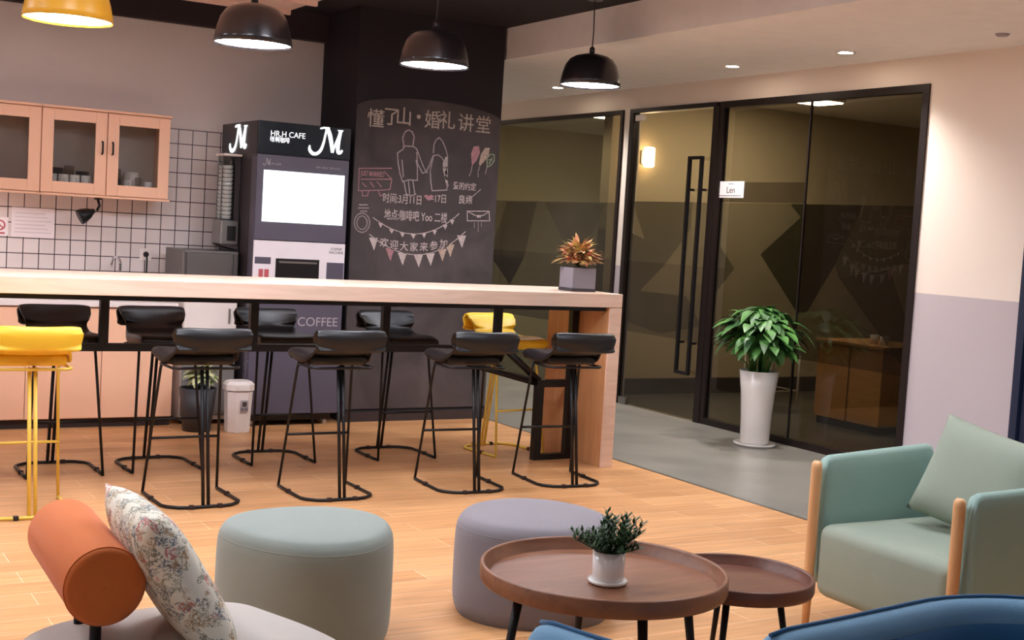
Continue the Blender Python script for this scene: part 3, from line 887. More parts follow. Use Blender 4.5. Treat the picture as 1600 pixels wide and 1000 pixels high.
logo = [smooth_pts([(.0, .30, .02), (.0, .15, .045), (.09, .02, .055), (.22, .02, .05), (.34, .16, .045), (.42, .45, .035), (.46, .72, .03), (.50, .96, .03)]),
        [(.30, .93, .025), (.40, .97, .03), (.58, .97, .03)],
        smooth_pts([(.52, .98, .05), (.60, .72, .065), (.66, .40, .06), (.70, .10, .045)]),
        [(.70, .10, .03), (.78, .42, .028), (.93, .92, .025)],
        [(.84, .92, .018), (1.0, .92, .022)],
        smooth_pts([(.93, .92, .05), (.88, .60, .06), (.86, .30, .06), (.88, .12, .05), (.95, .12, .04), (1.0, .22, .03)])]
def scl(sts, sx, sz): return [[(x*sx, z*sz, w_*(sx+sz)/2) for x, z, w_ in st] for st in sts]
strokes('logo_front', scl(logo, .235, .185), M['logoglow'], t, Matrix.Translation((.355, -.006, 1.845)))
strokes('logo_side', scl(logo, .34, .175), M['logoglow'], t, Matrix.Translation((-.004, .56, 1.845)) @ Matrix.Rotation(-PI/2, 4, 'Z'))
flat_text('header_lettering', 'HR.H CAFE', M['logoglow'], t, .052, (.20, -.0075, 1.955), '-y', width=.24, bold=0)
flat_text('header_lettering', '咪啊咖啡', M['logoglow'], t, .042, (.145, -.0075, 1.915), '-y', width=.135, bold=0)
strokes('panel_logo', scl(logo, .05, .045), M['greyprint'], t, Matrix.Translation((.04, 0, 1.745)), .001)
flat_text('panel_lettering', 'M CAFE', M['greyprint'], t, .02, (.13, -.0008, 1.757), '-y')
flat_text('panel_lettering', '24H SELF SERVICE', M['greyprint'], t, .02, (.50, -.0008, 1.757), '-y', width=.18)
# cup tube dispenser on its left side
cd = thing('cup_dispenser', 'clear cup tube dispenser fixed to the left side of the coffee machine', 'cup dispenser', (2.81, 8.52, 0))
B(-.075, .052, -.03, .16, 1.20, 1.37, .01).build('housing', M['steel'], cd)
B(-.03, .03, -.036, -.028, 1.23, 1.33, .003).build('outlet', M['machdark'], cd)
for k in range(2):
    MB().lathe([(.042, 1.37), (.042, 1.80), (.039, 1.80), (.039, 1.37)], 20, (-.025+.0*k, .02+k*.095, 0), closed=True).build('tube', M['paneglass'], cd)
    mb = MB()
    for j in range(13): mb.lathe([(.030, 1.375+j*.028), (.036, 1.40+j*.028)], 16, (-.025, .02+k*.095, 0))
    mb.build('cup_stack', M['ceramic'], cd)
B(-.07, .055, -.03, .16, 1.80, 1.815, .003).build('lid', M['white'], cd)
B(.02, .056, .0, .13, 1.37, 1.80).build('back_rail', M['machside'], cd)
mb = MB(); mb.prism([(-.075, 1.20), (.052, 1.20), (.052, 1.165)], -.03, .16, 'y'); mb.build('bracket', M['machside'], cd)

# bin and planter by the machine
t = thing('trash_bin', 'white plastic trash bin with flip lid at the coffee machine foot', 'bin', (2.76, 8.06, 0))
def octa(r0x, r0y, z0, r1x, r1y, z1, mb):
    a = []; b = []
    for (sx, sy) in ((1, .5), (.5, 1), (-.5, 1), (-1, .5), (-1, -.5), (-.5, -1), (.5, -1), (1, -.5)):
        a.append(mb.bm.verts.new((sx*r0x, sy*r0y, z0))); b.append(mb.bm.verts.new((sx*r1x, sy*r1y, z1)))
    for i in range(8): mb.bm.faces.new((a[i], a[(i+1) % 8], b[(i+1) % 8], b[i]))
    mb.bm.faces.new(a); mb.bm.faces.new(b); return mb
octa(.073, .07, 0, .085, .08, .27, MB()).build('body', M['white'], t, mods=[('BEV', .004, 2)])
mb = octa(.095, .088, .275, .095, .088, .315, MB()); octa(.095, .088, .315, .075, .07, .335, mb); mb.build('lid', M['white'], t, mods=[('BEV', .003, 2)])
B(-.008, .042, -.084, -.079, .14, .215).xf(Matrix.Rotation(0, 4, 'X')).build('label', M['greyprint'], t)
flat_text('label_lettering', '垃圾', M['darkprint'], t, .026, (.017, -.0848, .155), '-y')
B(.003, .031, -.0852, -.0838, .175, .205).build('label_icon', M['darkprint'], t)

def leaf_blade(mb, base, d, L_, W_, droop=.3, fold=.15, n=6, tip=1.0):
    d = Vector(d).normalized()
    side = d.cross(Vector((0, 0, 1)))
    if side.length < .05: side = Vector((1, 0, 0))
    side.normalize()
    up = side.cross(d).normalized()
    rows = []
    for i in range(n+1):
        s = i/n
        wdt = W_*math.sin(PI*min(1, (s*.92+.06))**.8)*(1-.15*s)
        if i == n: wdt = W_*.02
        p = Vector(base)+d*(L_*s)-Vector((0, 0, 1))*(droop*L_*s*s)
        rows.append([mb.bm.verts.new(p-side*wdt+up*fold*wdt), mb.bm.verts.new(p), mb.bm.verts.new(p+side*wdt+up*fold*wdt)])
    for a, b in zip(rows, rows[1:]):
        for j in (0, 1):
            f = mb.bm.faces.new((a[j], a[j+1], b[j+1], b[j])); f.smooth = True

def clump(n, c, rad, L_, W_, rnd, droop=.5, lo=-.35, squash=1.0, lift=0.0):
    mb = MB()
    for i in range(n):
        th = rnd.uniform(0, 2*PI); ph = math.asin(rnd.uniform(lo, .98)); rr = rnd.uniform(.45, 1.0)
        dr = Vector((math.cos(th)*math.cos(ph), math.sin(th)*math.cos(ph), math.sin(ph)))
        b = Vector(c)+Vector((dr.x*rad*rr, dr.y*rad*rr, dr.z*rad*rr*squash))
        dd = Vector((dr.x, dr.y, dr.z*.4+lift+rnd.uniform(-.45, .25)))
        leaf_blade(mb, b-dd.normalized()*L_*.5, dd, L_*rnd.uniform(.75, 1.15), W_*rnd.uniform(.8, 1.1), droop*rnd.uniform(.5, 1.3))
    return mb

rnd = random.Random(3)
t = thing('potted_plant', 'small leafy plant in a dark floor pot beside the white trash bin', 'plant', (2.52, 8.15, 0))
MB().lathe([(.09, 0), (.12, .28), (.108, .28), (.10, .25), (.001, .25)], 28, cap1=False).build('pot', M['darkpot'], t)
MB().lathe([(.001, .252), (.10, .252)], 20, cap0=False, cap1=False).build('soil', M['soil'], t)
clump(90, (.02, 0, .33), .12, .09, .028, rnd, .4, -.1).build('foliage', M['palebloom'], t)
mb = MB()
for i in range(9): mb.tube([(0, 0, .25), (rnd.uniform(-.05, .07), rnd.uniform(-.05, .05), .34)], .003, 5)
mb.build('stems', M['leafdark'], t)

# ------------------------------------------------------------------ bar
t = thing('bar_counter', 'long pale wood high bar counter with panel end and black steel frame', 'bar counter', (0, 0, 0))
B(-1.6, 4.575, 6.385, 7.08, .98, 1.062, .003).build('worktop', M['bartop'], t)
B(4.49, 4.575, 6.386, 7.078, 0, .978, .002).build('end_panel', M['bartop'], t)
B(4.484, 4.49, 6.40, 7.07, 0, .978).build('panel_lining', M['barwood'], t)
mb = MB(); mb.box(-1.6, 4.48, 6.42, 6.46, .955, .98); mb.box(-1.6, 4.48, 7.0, 7.04, .955, .98)
mb.build('top_rail', M['black'], t)
B(-1.6, 3.98, 6.73, 6.77, .67, .71).build('cross_beam', M['black'], t)
for x in (-.8, 0, .78, 1.58, 2.38, 3.17, 3.92): B(x-.022, x+.022, 6.73, 6.77, .71, .955).build('post', M['black'], t)
mb = MB(); mb.box(-1.6, 4.48, 6.74, 6.76, .955, .98)
mb.build('centre_rail', M['black'], t)
def bar_seg(a, b, th, nm='brace'):
    a = Vector(a); b = Vector(b); d = (b-a)
    mb = MB().tube([a, b], th*.72, 4)
    return mb.build(nm, M['black'], t)
B(4.43, 4.475, 6.70, 6.745, .0, .955).build('post', M['black'], t)
mb = MB(); mb.box(4.20, 4.25, 6.70, 6.745, 0, .50); mb.box(4.25, 4.43, 6.70, 6.745, .455, .50); mb.box(4.25, 4.43, 6.70, 6.745, 0, .035)
mb.build('foot_frame', M['black'], t)
bar_seg((3.97, 6.74, .695), (4.225, 6.72, .49), .03)
bar_seg((3.72, 6.75, .60), (4.21, 6.725, .475), .022)

# planter on the bar
t = thing('potted_plant', 'red and yellow leaved plant in a grey cube planter on the bar top', 'plant', (4.40, 6.63, 1.062))
B(-.085, .085, -.075, .075, .018, .145, .004).build('planter', M['stone'], t)
B(-.088, .088, -.078, .078, 0, .018, .003).build('base', M['darkpot'], t)
B(-.075, .075, -.065, .065, .145, .148).build('soil', M['soil'], t)
rnd = random.Random(11)
clump(240, (0, 0, .215), .135, .085, .020, rnd, .2, -.4, .85, .22).build('foliage', M['croton'], t)
mb = MB()
for i in range(12):
    a = rnd.uniform(0, 2*PI); mb.tube([(0, 0, .14), (math.cos(a)*.07, math.sin(a)*.07, .25)], .004, 5)
mb.build('stems', M['leafdark'], t)

# ------------------------------------------------------------------ stools
def stool_profile():
    # (y, z, halfwidth, skirt); +y is the front of the seat
    return [(.205, .672, .150, 0), (.215, .705, .165, .01), (.195, .732, .176, .035), (.12, .742, .182, .055), (.03, .738, .184, .065), (-.05, .735, .182, .055), (-.10, .742, .172, .035),
            (-.14, .762, .160, .012), (-.17, .79, .165, 0), (-.195, .825, .180, 0), (-.215, .855, .184, 0), (-.24, .868, .182, 0), (-.262, .860, .184, 0), (-.272, .83, .190, 0), (-.268, .795, .188, 0), (-.255, .762, .180, 0), (-.225, .750, .16, 0)]
def make_stool(m, mm, label, name='bar_stool'):
    t = thing(name, label, 'bar stool', (0, 0, 0), 0, 'bar stools')
    P_ = smooth_pts(stool_profile(), 3)
    def fn(u, v):
        i = min(len(P_)-1, int(round(v*(len(P_)-1))))
        y, z, hw, sk = P_[i]
        s = (u-.5)*2
        if abs(s) > .8:
            q = (abs(s)-.8)/.2
            x = math.copysign(hw*(.93+.07*min(1, q*2)), s); dz = sk*q**1.5
        else:
            x = s/.8*hw*.93; dz = 0
        k = abs(x)/hw
        if z > .77 and i > len(P_)*.45: yy = y+.035*k*k; z = z-.010*k**6*(1 if z > .83 else -1)
        else: yy = y
        return Vector((x, yy, z+.006*k*k-dz))
    mb = MB(); mb.grid(fn, 17, len(P_))
    mb.build('seat_shell', m, t, mods=[('SOL', .014, -1), ('SUB', 1)])
    r = .0075
    for s in (-1, 1):
        MB().tube([(s*.15, .09, .672), (s*.152, .105, .64), (s*.19, .20, .012)], r, 8).build('leg', mm, t)
    MB().tube([(-.013, -.10, .672), (-.013, -.20, .012)], .009, 8).build('leg', mm, t)
    MB().tube([(.013, -.10, .672), (.013, -.20, .012)], .009, 8).build('leg', mm, t)
    base = [(-.19, .20, .009), (-.192, .12, .009), (-.192, -.12, .009), (-.175, -.155, .009), (-.13, -.195, .009), (-.09, -.205, .009), (.09, -.205, .009), (.13, -.195, .009), (.175, -.155, .009), (.192, -.12, .009), (.192, .12, .009), (.19, .20, .009)]
    b = MB().tube(base, .0085, 8).build('base_rail', mm, t)
    for (x, y) in ((-.192, .05), (.192, .05), (-.07, -.205), (.07, -.205)): B(x-.012, x+.012, y-.012, y+.012, 0, .02, .003).build('glide', M['rubber'], b)
    MB().tube([(-.175, .157, .285), (.175, .157, .285)], .007, 8).build('footrest', mm, t)
    ring = [(-.15, .09, .668), (.15, .09, .668), (.165, .06, .668), (.165, -.12, .668), (.14, -.15, .668), (-.14, -.15, .668), (-.165, -.12, .668), (-.165, .06, .668)]
    MB().tube(ring, .007, 8, closed=True).build('seat_frame', mm, t)
    mb = MB(); mb.box(-.158, .158, -.085, .175, .674, .728, .02, seg=3); mb.build('seat_base', m, t, smooth_all=True)
    return t
st_b = make_stool(M['seatblack'], M['black'], 'x')
st_y = make_stool(M['yellow'], M['yellowmetal'], 'x')
places = [  # x, y, rotation, source, label
 (1.90, 6.16, 0.02, 'b', 'black bar stool on the lounge side, next to the yellow stool at left'),
 (2.60, 6.14, 0.0, 'b', 'black bar stool on the lounge side, straight behind the sage pouf'),
 (3.38, 6.12, -0.06, 'b', 'black bar stool on the lounge side, second from the counter end panel'),
 (4.01, 6.12, -0.08, 'b', 'black bar stool on the lounge side, pulled up beside the counter end panel'),
 (1.11, 6.15, 0.0, 'y', 'yellow bar stool on the lounge side at the left picture edge'),
 (1.43, 7.02, PI, 'b', 'black bar stool on the kitchen side, directly behind the front yellow stool'),
 (1.965, 7.05, PI+.03, 'b', 'black bar stool on the kitchen side in front of the end of the peach cabinets'),
 (2.65, 7.10, PI, 'b', 'black bar stool on the kitchen side in front of the coffee machine'),
 (3.42, 7.08, PI, 'b', 'black bar stool on the kitchen side in front of the chalkboard column'),
 (4.17, 7.05, PI+.12, 'y', 'yellow bar stool on the kitchen side near the counter end'),
]
used = set()
for x, y, rz, k, lb in places:
    src = st_b if k == 'b' else st_y
    o = src if k not in used else copy_tree(src)
    used.add(k)
    o.location = (x, y, 0); o.rotation_euler = (0, 0, rz); o['label'] = lb
    o['group'] = 'black bar stools' if k == 'b' else 'yellow bar stools'

# ------------------------------------------------------------------ chalkboard
t = thing('chalkboard', 'tall dusty blackboard covered in chalk drawings on the black column', 'blackboard', (3.60, 8.318, 0))
mb = MB(); mb.box(.005, 1.155, -.006, 0, .09, 2.20); mb.prism([(.005, 2.20)]+[(.58-.575*math.cos(a), 2.20+.10*math.sin(a)) for a in [PI*k/24 for k in range(25)]]+[(1.155, 2.20)], -.006, 0, 'y')
mb.build('board', M['board'], t)
YB = -.0066
# measurements of the drawing, taken from the photograph, to metres on the flat board
HM = (0.0041210042, 0.00020298703, -2.3277964, -0.00010717587, -0.0038595428, 2.6022489, -0.00023294888, -4.0875704e-05)
def bx(px, py=280):
    return (HM[0]*px+HM[1]*py+HM[2])/(HM[6]*px+HM[7]*py+1)
def bz(px, py):
    return (HM[3]*px+HM[4]*py+HM[5])/(HM[6]*px+HM[7]*py+1)
def chalk(name, lines, m, w_=.004, closed=False):
    mb = MB()
    for ln in lines:
        pts = [(bx(a, b), bz(a, b)) for a, b in ln]
        for p, q in zip(pts, pts[1:]):
            dx, dz = q[0]-p[0], q[1]-p[1]; L_ = math.hypot(dx, dz) or 1e-6
            nx, nz = -dz/L_*w_, dx/L_*w_; ex, ez = dx/L_*w_*.6, dz/L_*w_*.6
            mb.prism([(p[0]-ex+nx, p[1]-ez+nz), (q[0]+ex+nx, q[1]+ez+nz), (q[0]+ex-nx, q[1]+ez-nz), (p[0]-ex-nx, p[1]-ez-nz)], YB-.0004, YB+.0006, 'y')
    return mb.build(name, m, t)
def chalk_fill(name, polys, m, par=None):
    mb = MB()
    for pl in polys: mb.prism([(bx(a, b), bz(a, b)) for a, b in pl], YB-.0004, YB+.0006, 'y')
    return mb.build(name, m, par or t)
def ctext(name, s, px, py, size, m=None, width=None, bold=0.0004):
    return flat_text(name, s, m or M['chalkbold'], t, size, (bx(px, py), YB, bz(px, py)), '-y', extr=.0004, width=width, bold=bold)
for ch, px, py in (('懂', 587, 187), ('了', 612, 184), ('山', 631, 184), ('·', 654, 185), ('婚', 676, 189), ('礼', 699, 190), ('讲', 728, 194), ('堂', 755, 197)):
    ctext('title_lettering', ch, px, py, .135 if ch != '·' else .25, M['titlechalk'], bold=.0008)
man = [[(631, 228), (629, 215), (633, 206), (638, 203), (644, 206), (647, 214), (645, 228)], [(631, 228), (646, 229)],
       [(631, 228), (630, 233), (621, 239), (622, 255), (625, 272), (629, 284), (638, 281), (652, 282), (652, 262), (650, 250)],
       [(646, 229), (651, 233), (657, 249), (662, 262), (667, 270)], [(628, 250), (630, 276)], [(651, 238), (652, 255), (659, 268)],
       [(631, 284), (635, 305)], [(638, 283), (640, 303)], [(645, 283), (648, 302)], [(634, 303), (642, 306), (650, 303)]]
chalk('man_drawing', man, M['chalk'])
woman = [[(677, 239), (678, 226), (681, 219), (686, 215), (691, 220), (696, 232), (699, 243), (699, 257)],
         [(676, 244), (671, 258), (666, 268), (660, 271), (657, 265)], [(677, 244), (674, 258), (672, 266), (673, 285), (675, 298)],
         [(677, 243), (684, 242), (690, 246), (694, 252)], [(675, 298), (698, 297), (699, 286)], [(664, 266), (668, 270)]]
chalk('woman_drawing', woman, M['chalk'])
chalk('veil', [[(694, 250), (693, 262), (696, 276), (699, 290)], [(697, 246), (698, 262), (697, 280)], [(695, 256), (697, 272)]], M['chalkbold'], .008)
chalk_fill('balloon', [[(737, 256), (736, 240), (740, 229), (748, 228), (750, 238), (745, 250), (739, 257)]], M['chalkpink'])
chalk_fill('balloon', [[(748, 257), (751, 242), (758, 231), (765, 231), (763, 244), (756, 253), (751, 258)]], M['chalkpeach'])
chalk('balloon', [[(761, 260), (761, 247), (766, 241), (772, 242), (772, 251), (767, 258), (761, 261)], [(764, 250), (769, 250)], [(764, 256), (768, 247)]], M['chalkgreen'], .005)
for ln in ([(738, 257), (736, 268), (733, 275)], [(750, 258), (747, 268), (747, 277)], [(761, 261), (758, 272)]): chalk('balloon_string', [ln], M['chalk'], .0025)
# bus
bus = [[(561, 263), (612, 263)], [(561, 263), (560, 298), (600, 297), (609, 296), (612, 280), (600, 268)], [(564, 280), (610, 280)], [(566, 298), (566, 306), (574, 306), (576, 298)], [(591, 297), (594, 306), (600, 304)], [(566, 286), (572, 292)], [(578, 284), (584, 292)], [(589, 284), (596, 292)]]
chalk('bus_drawing', bus, M['chalkpink'], .003)
ctext('bus_lettering', 'JUST MARRIED', 582, 272, .05, M['chalkpink'], width=.18)
ctext('time_lettering', '时间:3月11日', 629, 312, .075, width=.30)
ctext('time_lettering', '—17日', 683, 311, .07, width=.15)
chalk_fill('heart', [[(662, 306), (667, 304), (670, 306), (674, 304), (678, 307), (672, 313), (668, 313)]], M['chalkpink'])
ctext('place_lettering', '地点:咖啡吧 Yoo 二楼', 650, 339, .08, width=.50)
ctext('side_lettering', '爱的约定', 726, 292, .06, width=.19)
ctext('side_lettering', '良缘', 727, 313, .07, width=.11)
chalk('swoosh', [[(737, 308), (744, 302), (751, 296)]], M['chalk'], .003)
# rings
def ell(cx, cy, rx, ry, n=24): return [(cx+rx*math.cos(2*PI*i/n), cy+ry*math.sin(2*PI*i/n)) for i in range(n+1)]
chalk('ring_drawing', [ell(565.5, 348, 12, 15), ell(565.5, 348, 8, 10.5), [(560, 325), (576, 325)], [(561, 320), (574, 320)], [(563, 330), (573, 330)]], M['chalk'], .004)
# envelope
chalk('envelope_drawing', [[(730, 330), (764, 330), (765, 345), (730, 345), (730, 330)], [(732, 331), (741, 336), (748, 338), (756, 336), (763, 331)]], M['chalkbold'], .003)
chalk_fill('envelope_seal', [[(745, 336), (751, 336), (751, 340), (745, 340)]], M['chalkbold'])
chalk('envelope_strings', [[(747, 346), (747, 362)], [(741, 347), (741, 356)], [(752, 347), (752, 354)]], M['chalk'], .0015)
# bunting
def arc(x0, y0, xm, ym, x1, y1, n=24):
    return [((1-s)**2*x0+2*s*(1-s)*xm+s*s*x1, (1-s)**2*y0+2*s*(1-s)*ym+s*s*y1) for s in [i/n for i in range(n+1)]]
up = arc(583, 340, 652, 394, 717, 334); lo_ = arc(577, 366, 655, 432, 727, 362)
chalk('upper_bunting_string', [up], M['chalkbold'], .003)
chalk('lower_bunting_string', [lo_], M['chalkbold'], .003)
def flags(curve, idx, wd, ht, cols, nm):
    for k, i in enumerate(idx):
        x, y = curve[i]
        chalk_fill(nm, [[(x-wd, y), (x+wd, y+.5), (x+wd*.1, y+ht)]], M[cols[k % len(cols)]])
flags(up, (2, 5, 8, 11, 14, 17, 20, 22), 3.8, 8, ['chalkbold'], 'upper_bunting_flag')
flags(lo_, (1, 5, 8, 12, 15, 18, 20, 23), 7, 20, ['chalkbold', 'chalkpink', 'chalkbold', 'chalkbold', 'chalkbold', 'chalkpeach', 'chalkpeach', 'chalkbold'], 'lower_bunting_flag')
for i, ch in enumerate('欢迎大家来参加'):
    px = 600+i*15.5; py = 379+ 8*math.sin(PI*(i+.3)/7.2)
    ctext('banner_lettering', ch, px, py, .07)

# ------------------------------------------------------------------ tall plant in the corridor
t = thing('potted_plant', 'large leafy green plant in a tall white vase before the dark glass', 'plant', (6.13, 6.86, 0))
MB().lathe([(.14, 0), (.15, .012), (.148, .022), (.10, .012)], 36).build('saucer', M['ceramic'], t)
MB().lathe([(.098, .014), (.102, .03), (.108, .2), (.120, .38), (.138, .53), (.130, .53), (.115, .44), (.001, .44)], 40, cap1=False).build('vase', M['ceramic'], t)
MB().lathe([(.001, .47), (.122, .47)], 24, cap0=False, cap1=False).build('soil', M['soil'], t)
rnd = random.Random(5)
clump(330, (0, 0, .78), .32, .13, .042, rnd, .55, -.5, .74).build('foliage', M['leaf'], t)
mb = MB()
for i in range(46):
    a = rnd.uniform(0, 2*PI); q = rnd.uniform(.06, .24); zz = rnd.uniform(.6, .92)
    mb.tube([(math.cos(a)*.05, math.sin(a)*.05, .46), (math.cos(a)*q*.5, math.sin(a)*q*.5, zz*.9), (math.cos(a)*q, math.sin(a)*q, zz)], .0035, 5)
mb.build('stems', M['leaf'], t)

# ------------------------------------------------------------------ lounge
def pouf(x, y, r, h, m, label, lobes=0.0, rot=0.0):
    t = thing('pouf', label, 'pouf', (x, y, 0), rot)
    prof = [(r*.93, .0), (r*.975, .03), (r*.995, .08), (r, h*.5), (r*.995, h-.09), (r*.975, h-.045), (r*.93, h-.02), (r*.85, h-.006), (r*.6, h+.004), (r*.3, h+.008), (.001, h+.009)]
    def fn(u, v):
        i = v*(len(P2)-1); P = P2[int(round(i))]
        a = 2*PI*u
        k = 1+lobes*math.cos(3*a)
        return Vector((P[0]*k*math.cos(a), P[0]*k*math.sin(a), P[1]))
    P2 = smooth_pts(prof, 3)
    mb = MB(); mb.grid(fn, 72, len(P2), closeu=True)
    mb.build('cushion', m, t)
    MB().lathe([(r*.86, 0), (r*.86, .012)], 48).build('base', M['black'], t)
    # seam piping around the top edge
    pts = [((r*.975)*(1+lobes*math.cos(6*PI*i/72))*math.cos(2*PI*i/72), (r*.975)*(1+lobes*math.cos(6*PI*i/72))*math.sin(2*PI*i/72), h-.047) for i in range(72)]
    MB().tube(pts, .0016, 6, closed=True).build('seam', m, t)
    return t
pouf(1.64, 4.00, .296, .40, M['poufgreen'], 'sage green fabric pouf with rounded corners behind the pale grey seat', .045, .45)
pouf(2.545, 4.02, .30, .37, M['poufgrey'], 'low lilac grey round pouf behind the large coffee table', .03, 1.2)

def tray_table(x, y, r, h, rim, m, label, legs, legr):
    t = thing('coffee_table', label, 'coffee table', (x, y, 0))
    MB().lathe([(r-.03, h-rim), (r-.004, h-rim+.004), (r, h-rim+.014), (r, h-.004), (r-.003, h), (r-.010, h), (r-.013, h-.004), (r-.016, h-rim+.026), (r-.03, h-rim+.018)], 96, closed=True).build('rim', m, t)
    MB().lathe([(r-.028, h-rim), (r-.02, h-rim+.018)], 96).build('tabletop', m, t)
    for a in legs:
        c, s = math.cos(a), math.sin(a)
        MB().tube([(c*(r-.11), s*(r-.11), h-rim), (c*(r-.05), s*(r-.05), .0)], legr, 12, r1=legr*.6).build('leg', M['black'], t)
    mb = MB().lathe([(r-.17, h-rim-.014), (r-.17, h-rim), (r-.11, h-rim), (r-.11, h-rim-.014)], 48, closed=True); mb.build('under_ring', M['black'], t)
    return t
tray_table(2.165, 3.03, .362, .45, .055, M['walnut'], 'large round walnut tray coffee table with black legs, plant on it', (PI*.93, PI*1.45, PI*.38, PI*1.88), .015)
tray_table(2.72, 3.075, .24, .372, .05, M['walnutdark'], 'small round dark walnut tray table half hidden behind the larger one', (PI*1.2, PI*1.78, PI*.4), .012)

t = thing('potted_plant', 'small spiky green plant in a white cup pot on the coffee table', 'plant', (2.145, 2.98, .414))
MB().lathe([(.05, 0), (.056, .004), (.058, .012), (.05, .012)], 36).build('saucer', M['ceramic'], t)
MB().lathe([(.042, .01), (.046, .014), (.0475, .095), (.043, .095), (.041, .08), (.001, .08)], 36, cap1=False).build('pot', M['ceramic'], t)
MB().lathe([(.001, .082), (.042, .082)], 20, cap0=False, cap1=False).build('soil', M['soil'], t)
rnd = random.Random(21)
mb = MB(); stm = MB()
for i in range(40):
    a = rnd.uniform(0, 2*PI); el = rnd.uniform(.35, 1.45); L_ = rnd.uniform(.07, .125)
    b = Vector((math.cos(a)*.012, math.sin(a)*.012, .082))
    d = Vector((math.cos(a)*math.cos(el), math.sin(a)*math.cos(el), math.sin(el)))
    stm.tube([b, b+d*L_], .0016, 5)
    for k in range(9):
        s = .25+.75*k/8
        p = b+d*L_*s
        for q in range(3):
            aa = q*2.1+k*1.1
            side = Vector((math.cos(aa), math.sin(aa), .2))
            leaf_blade(mb, p, (d*.7+side*.8), .024, .0045, .05, n=3)
mb.build('foliage', M['leafdark'], t); stm.build('stems', M['leafdark'], t)

# mint armchair: local +x is the back, front at x=0
t = thing('armchair', 'mint green tub armchair with pale oak front legs by the small table', 'armchair', (3.40, 3.13, 0), math.radians(-1.5))
HW = .335
def leg_post(y):
    return MB().lathe([(.013, 0), (.018, .15), (.020, .38), (.020, .60), (.019, .618), (.012, .628), (.001, .63)], 20, (0, y, 0))
leg_post(HW).build('leg', M['oak'], t); leg_post(-HW).build('leg', M['oak'], t)
for y in (-.24, .24): MB().tube([(.60, y, .18), (.66, y*1.05, 0)], .017, 12, r1=.012).build('leg', M['oak'], t)
def arm_panel(s):
    mb = MB()
    n = 14
    def fn(u, v):
        # u around the section, v along depth
        x = .025+v*.62
        top = .645+.028*v
        bot = .16-.02*v
        yc = s*(HW+.012+.03*v)
        w_ = .027
        cyc = [(-1, bot+.02), (-1, (bot+top)/2), (-1, top-.03), (-.7, top-.006), (0, top), (.7, top-.006), (1, top-.03), (1, (bot+top)/2), (1, bot+.02), (.7, bot), (0, bot), (-.7, bot)]
        a = cyc[int(round(u*12)) % 12]
        return Vector((x, yc+a[0]*w_, a[1]))
    g = mb.grid(fn, 12, n, closeu=True)
    mb.bm.faces.new([g[i][0] for i in range(12)]); mb.bm.faces.new([g[i][-1] for i in range(12)])
    return mb
arm_panel(1).build('armrest', M['mint'], t, mods=[('SUB', 1)]); arm_panel(-1).build('armrest', M['mint'], t, mods=[('SUB', 1)])
mb = MB().box(0, .06, -.37, .37, .14, .70, .025, seg=3)
mb.xf(Matrix.Translation((.63, 0, 0)) @ Matrix.Rotation(math.radians(6), 4, 'Y')); mb.build('backrest', M['mint'], t, smooth_all=True)
def seat_fn(u, v):
    y = (u-.5)*2; x = v
    return None
mb = MB().box(.0, .62, -.315, .315, .13, .40, .045, seg=4)
for v_ in mb.bm.verts:
    if v_.co.z > .35: v_.co.z += .022*(1-(v_.co.y/.32)**2)*(1-((v_.co.x-.31)/.33)**2)
mb.build('seat', M['mintseat'], t, smooth_all=True)

def pillow(mb, W_, H_, T_, n=22, pinch=.05):
    top = []
    def f(side):
        def fn(u, v):
            a = u*2-1; b = v*2-1
            th = T_*.5*((1-a**4)*(1-b**4))**.55
            k = 1-pinch*(1-b*b)*0 - pinch*(1-abs(b)**2)*.0
            xx = a*W_/2*(1-pinch*(1-b*b)); zz = b*H_/2*(1-pinch*(1-a*a))
            return Vector((xx, side*th, zz))
        return fn
    mb.grid(f(1), n, n); mb.grid(f(-1), n, n)
    bmesh.ops.remove_doubles(mb.bm, verts=mb.bm.verts[:], dist=1e-5)
    return mb
o = pillow(MB(), .46, .39, .14).build('cushion', M['mintseat'])
tag(o, 'sage green square cushion leaning in the back corner of the mint armchair', 'cushion')
o.matrix_world = Matrix.Translation((3.855, 3.09, .60)) @ Matrix.Rotation(math.radians(12), 4, 'Z') @ Matrix.Rotation(math.radians(20), 4, 'Y') @ Matrix.Rotation(math.radians(11), 4, 'X') @ Matrix.Rotation(PI/2, 4, 'Z')

# bolster seat: orange roll on two posts above a pale grey seat
ax0 = Vector((.695, 2.86, .567)); ax1 = Vector((.712, 3.40, .567))
t = thing('bolster_chair', 'pale grey lounge seat with an orange cylinder backrest on black posts', 'lounge chair', (.95, 2.82, 0))
TL = Vector((.95, 2.82, 0))
def seatpoly():
    pts = [(.47, 2.35), (.50, 3.02), (.62, 3.20), (1.0, 3.26), (1.14, 3.22), (1.25, 2.92), (1.31, 2.35)]
    return pts
mb = MB()
outline = seatpoly()
def rounded(poly, r, n=5):
    out = []
    N_ = len(poly)
    for i in range(N_):
        p0 = Vector(poly[i-1]); p1 = Vector(poly[i]); p2 = Vector(poly[(i+1) % N_])
        a = (p0-p1).normalized(); b = (p2-p1).normalized()
        rr = min(r, (p0-p1).length*.45, (p2-p1).length*.45)
        s = p1+a*rr; e = p1+b*rr
        for k in range(n+1):
            q = k/n
            out.append(tuple((1-q)**2*s+2*q*(1-q)*p1+q*q*e))
    return out
ol = rounded([(a-TL.x, b-TL.y) for a, b in outline], .10)
cx_ = sum(p[0] for p in ol)/len(ol); cy_ = sum(p[1] for p in ol)/len(ol)
levels = [(.94, .20), (.985, .215), (1.0, .25), (1.0, .35), (.99, .375), (.965, .392), (.92, .40), (.7, .405), (.3, .408), (.01, .408)]
rings = []
for k, z in levels: rings.append([mb.bm.verts.new((cx_+(x-cx_)*k, cy_+(y-cy_)*k, z)) for x, y in ol])
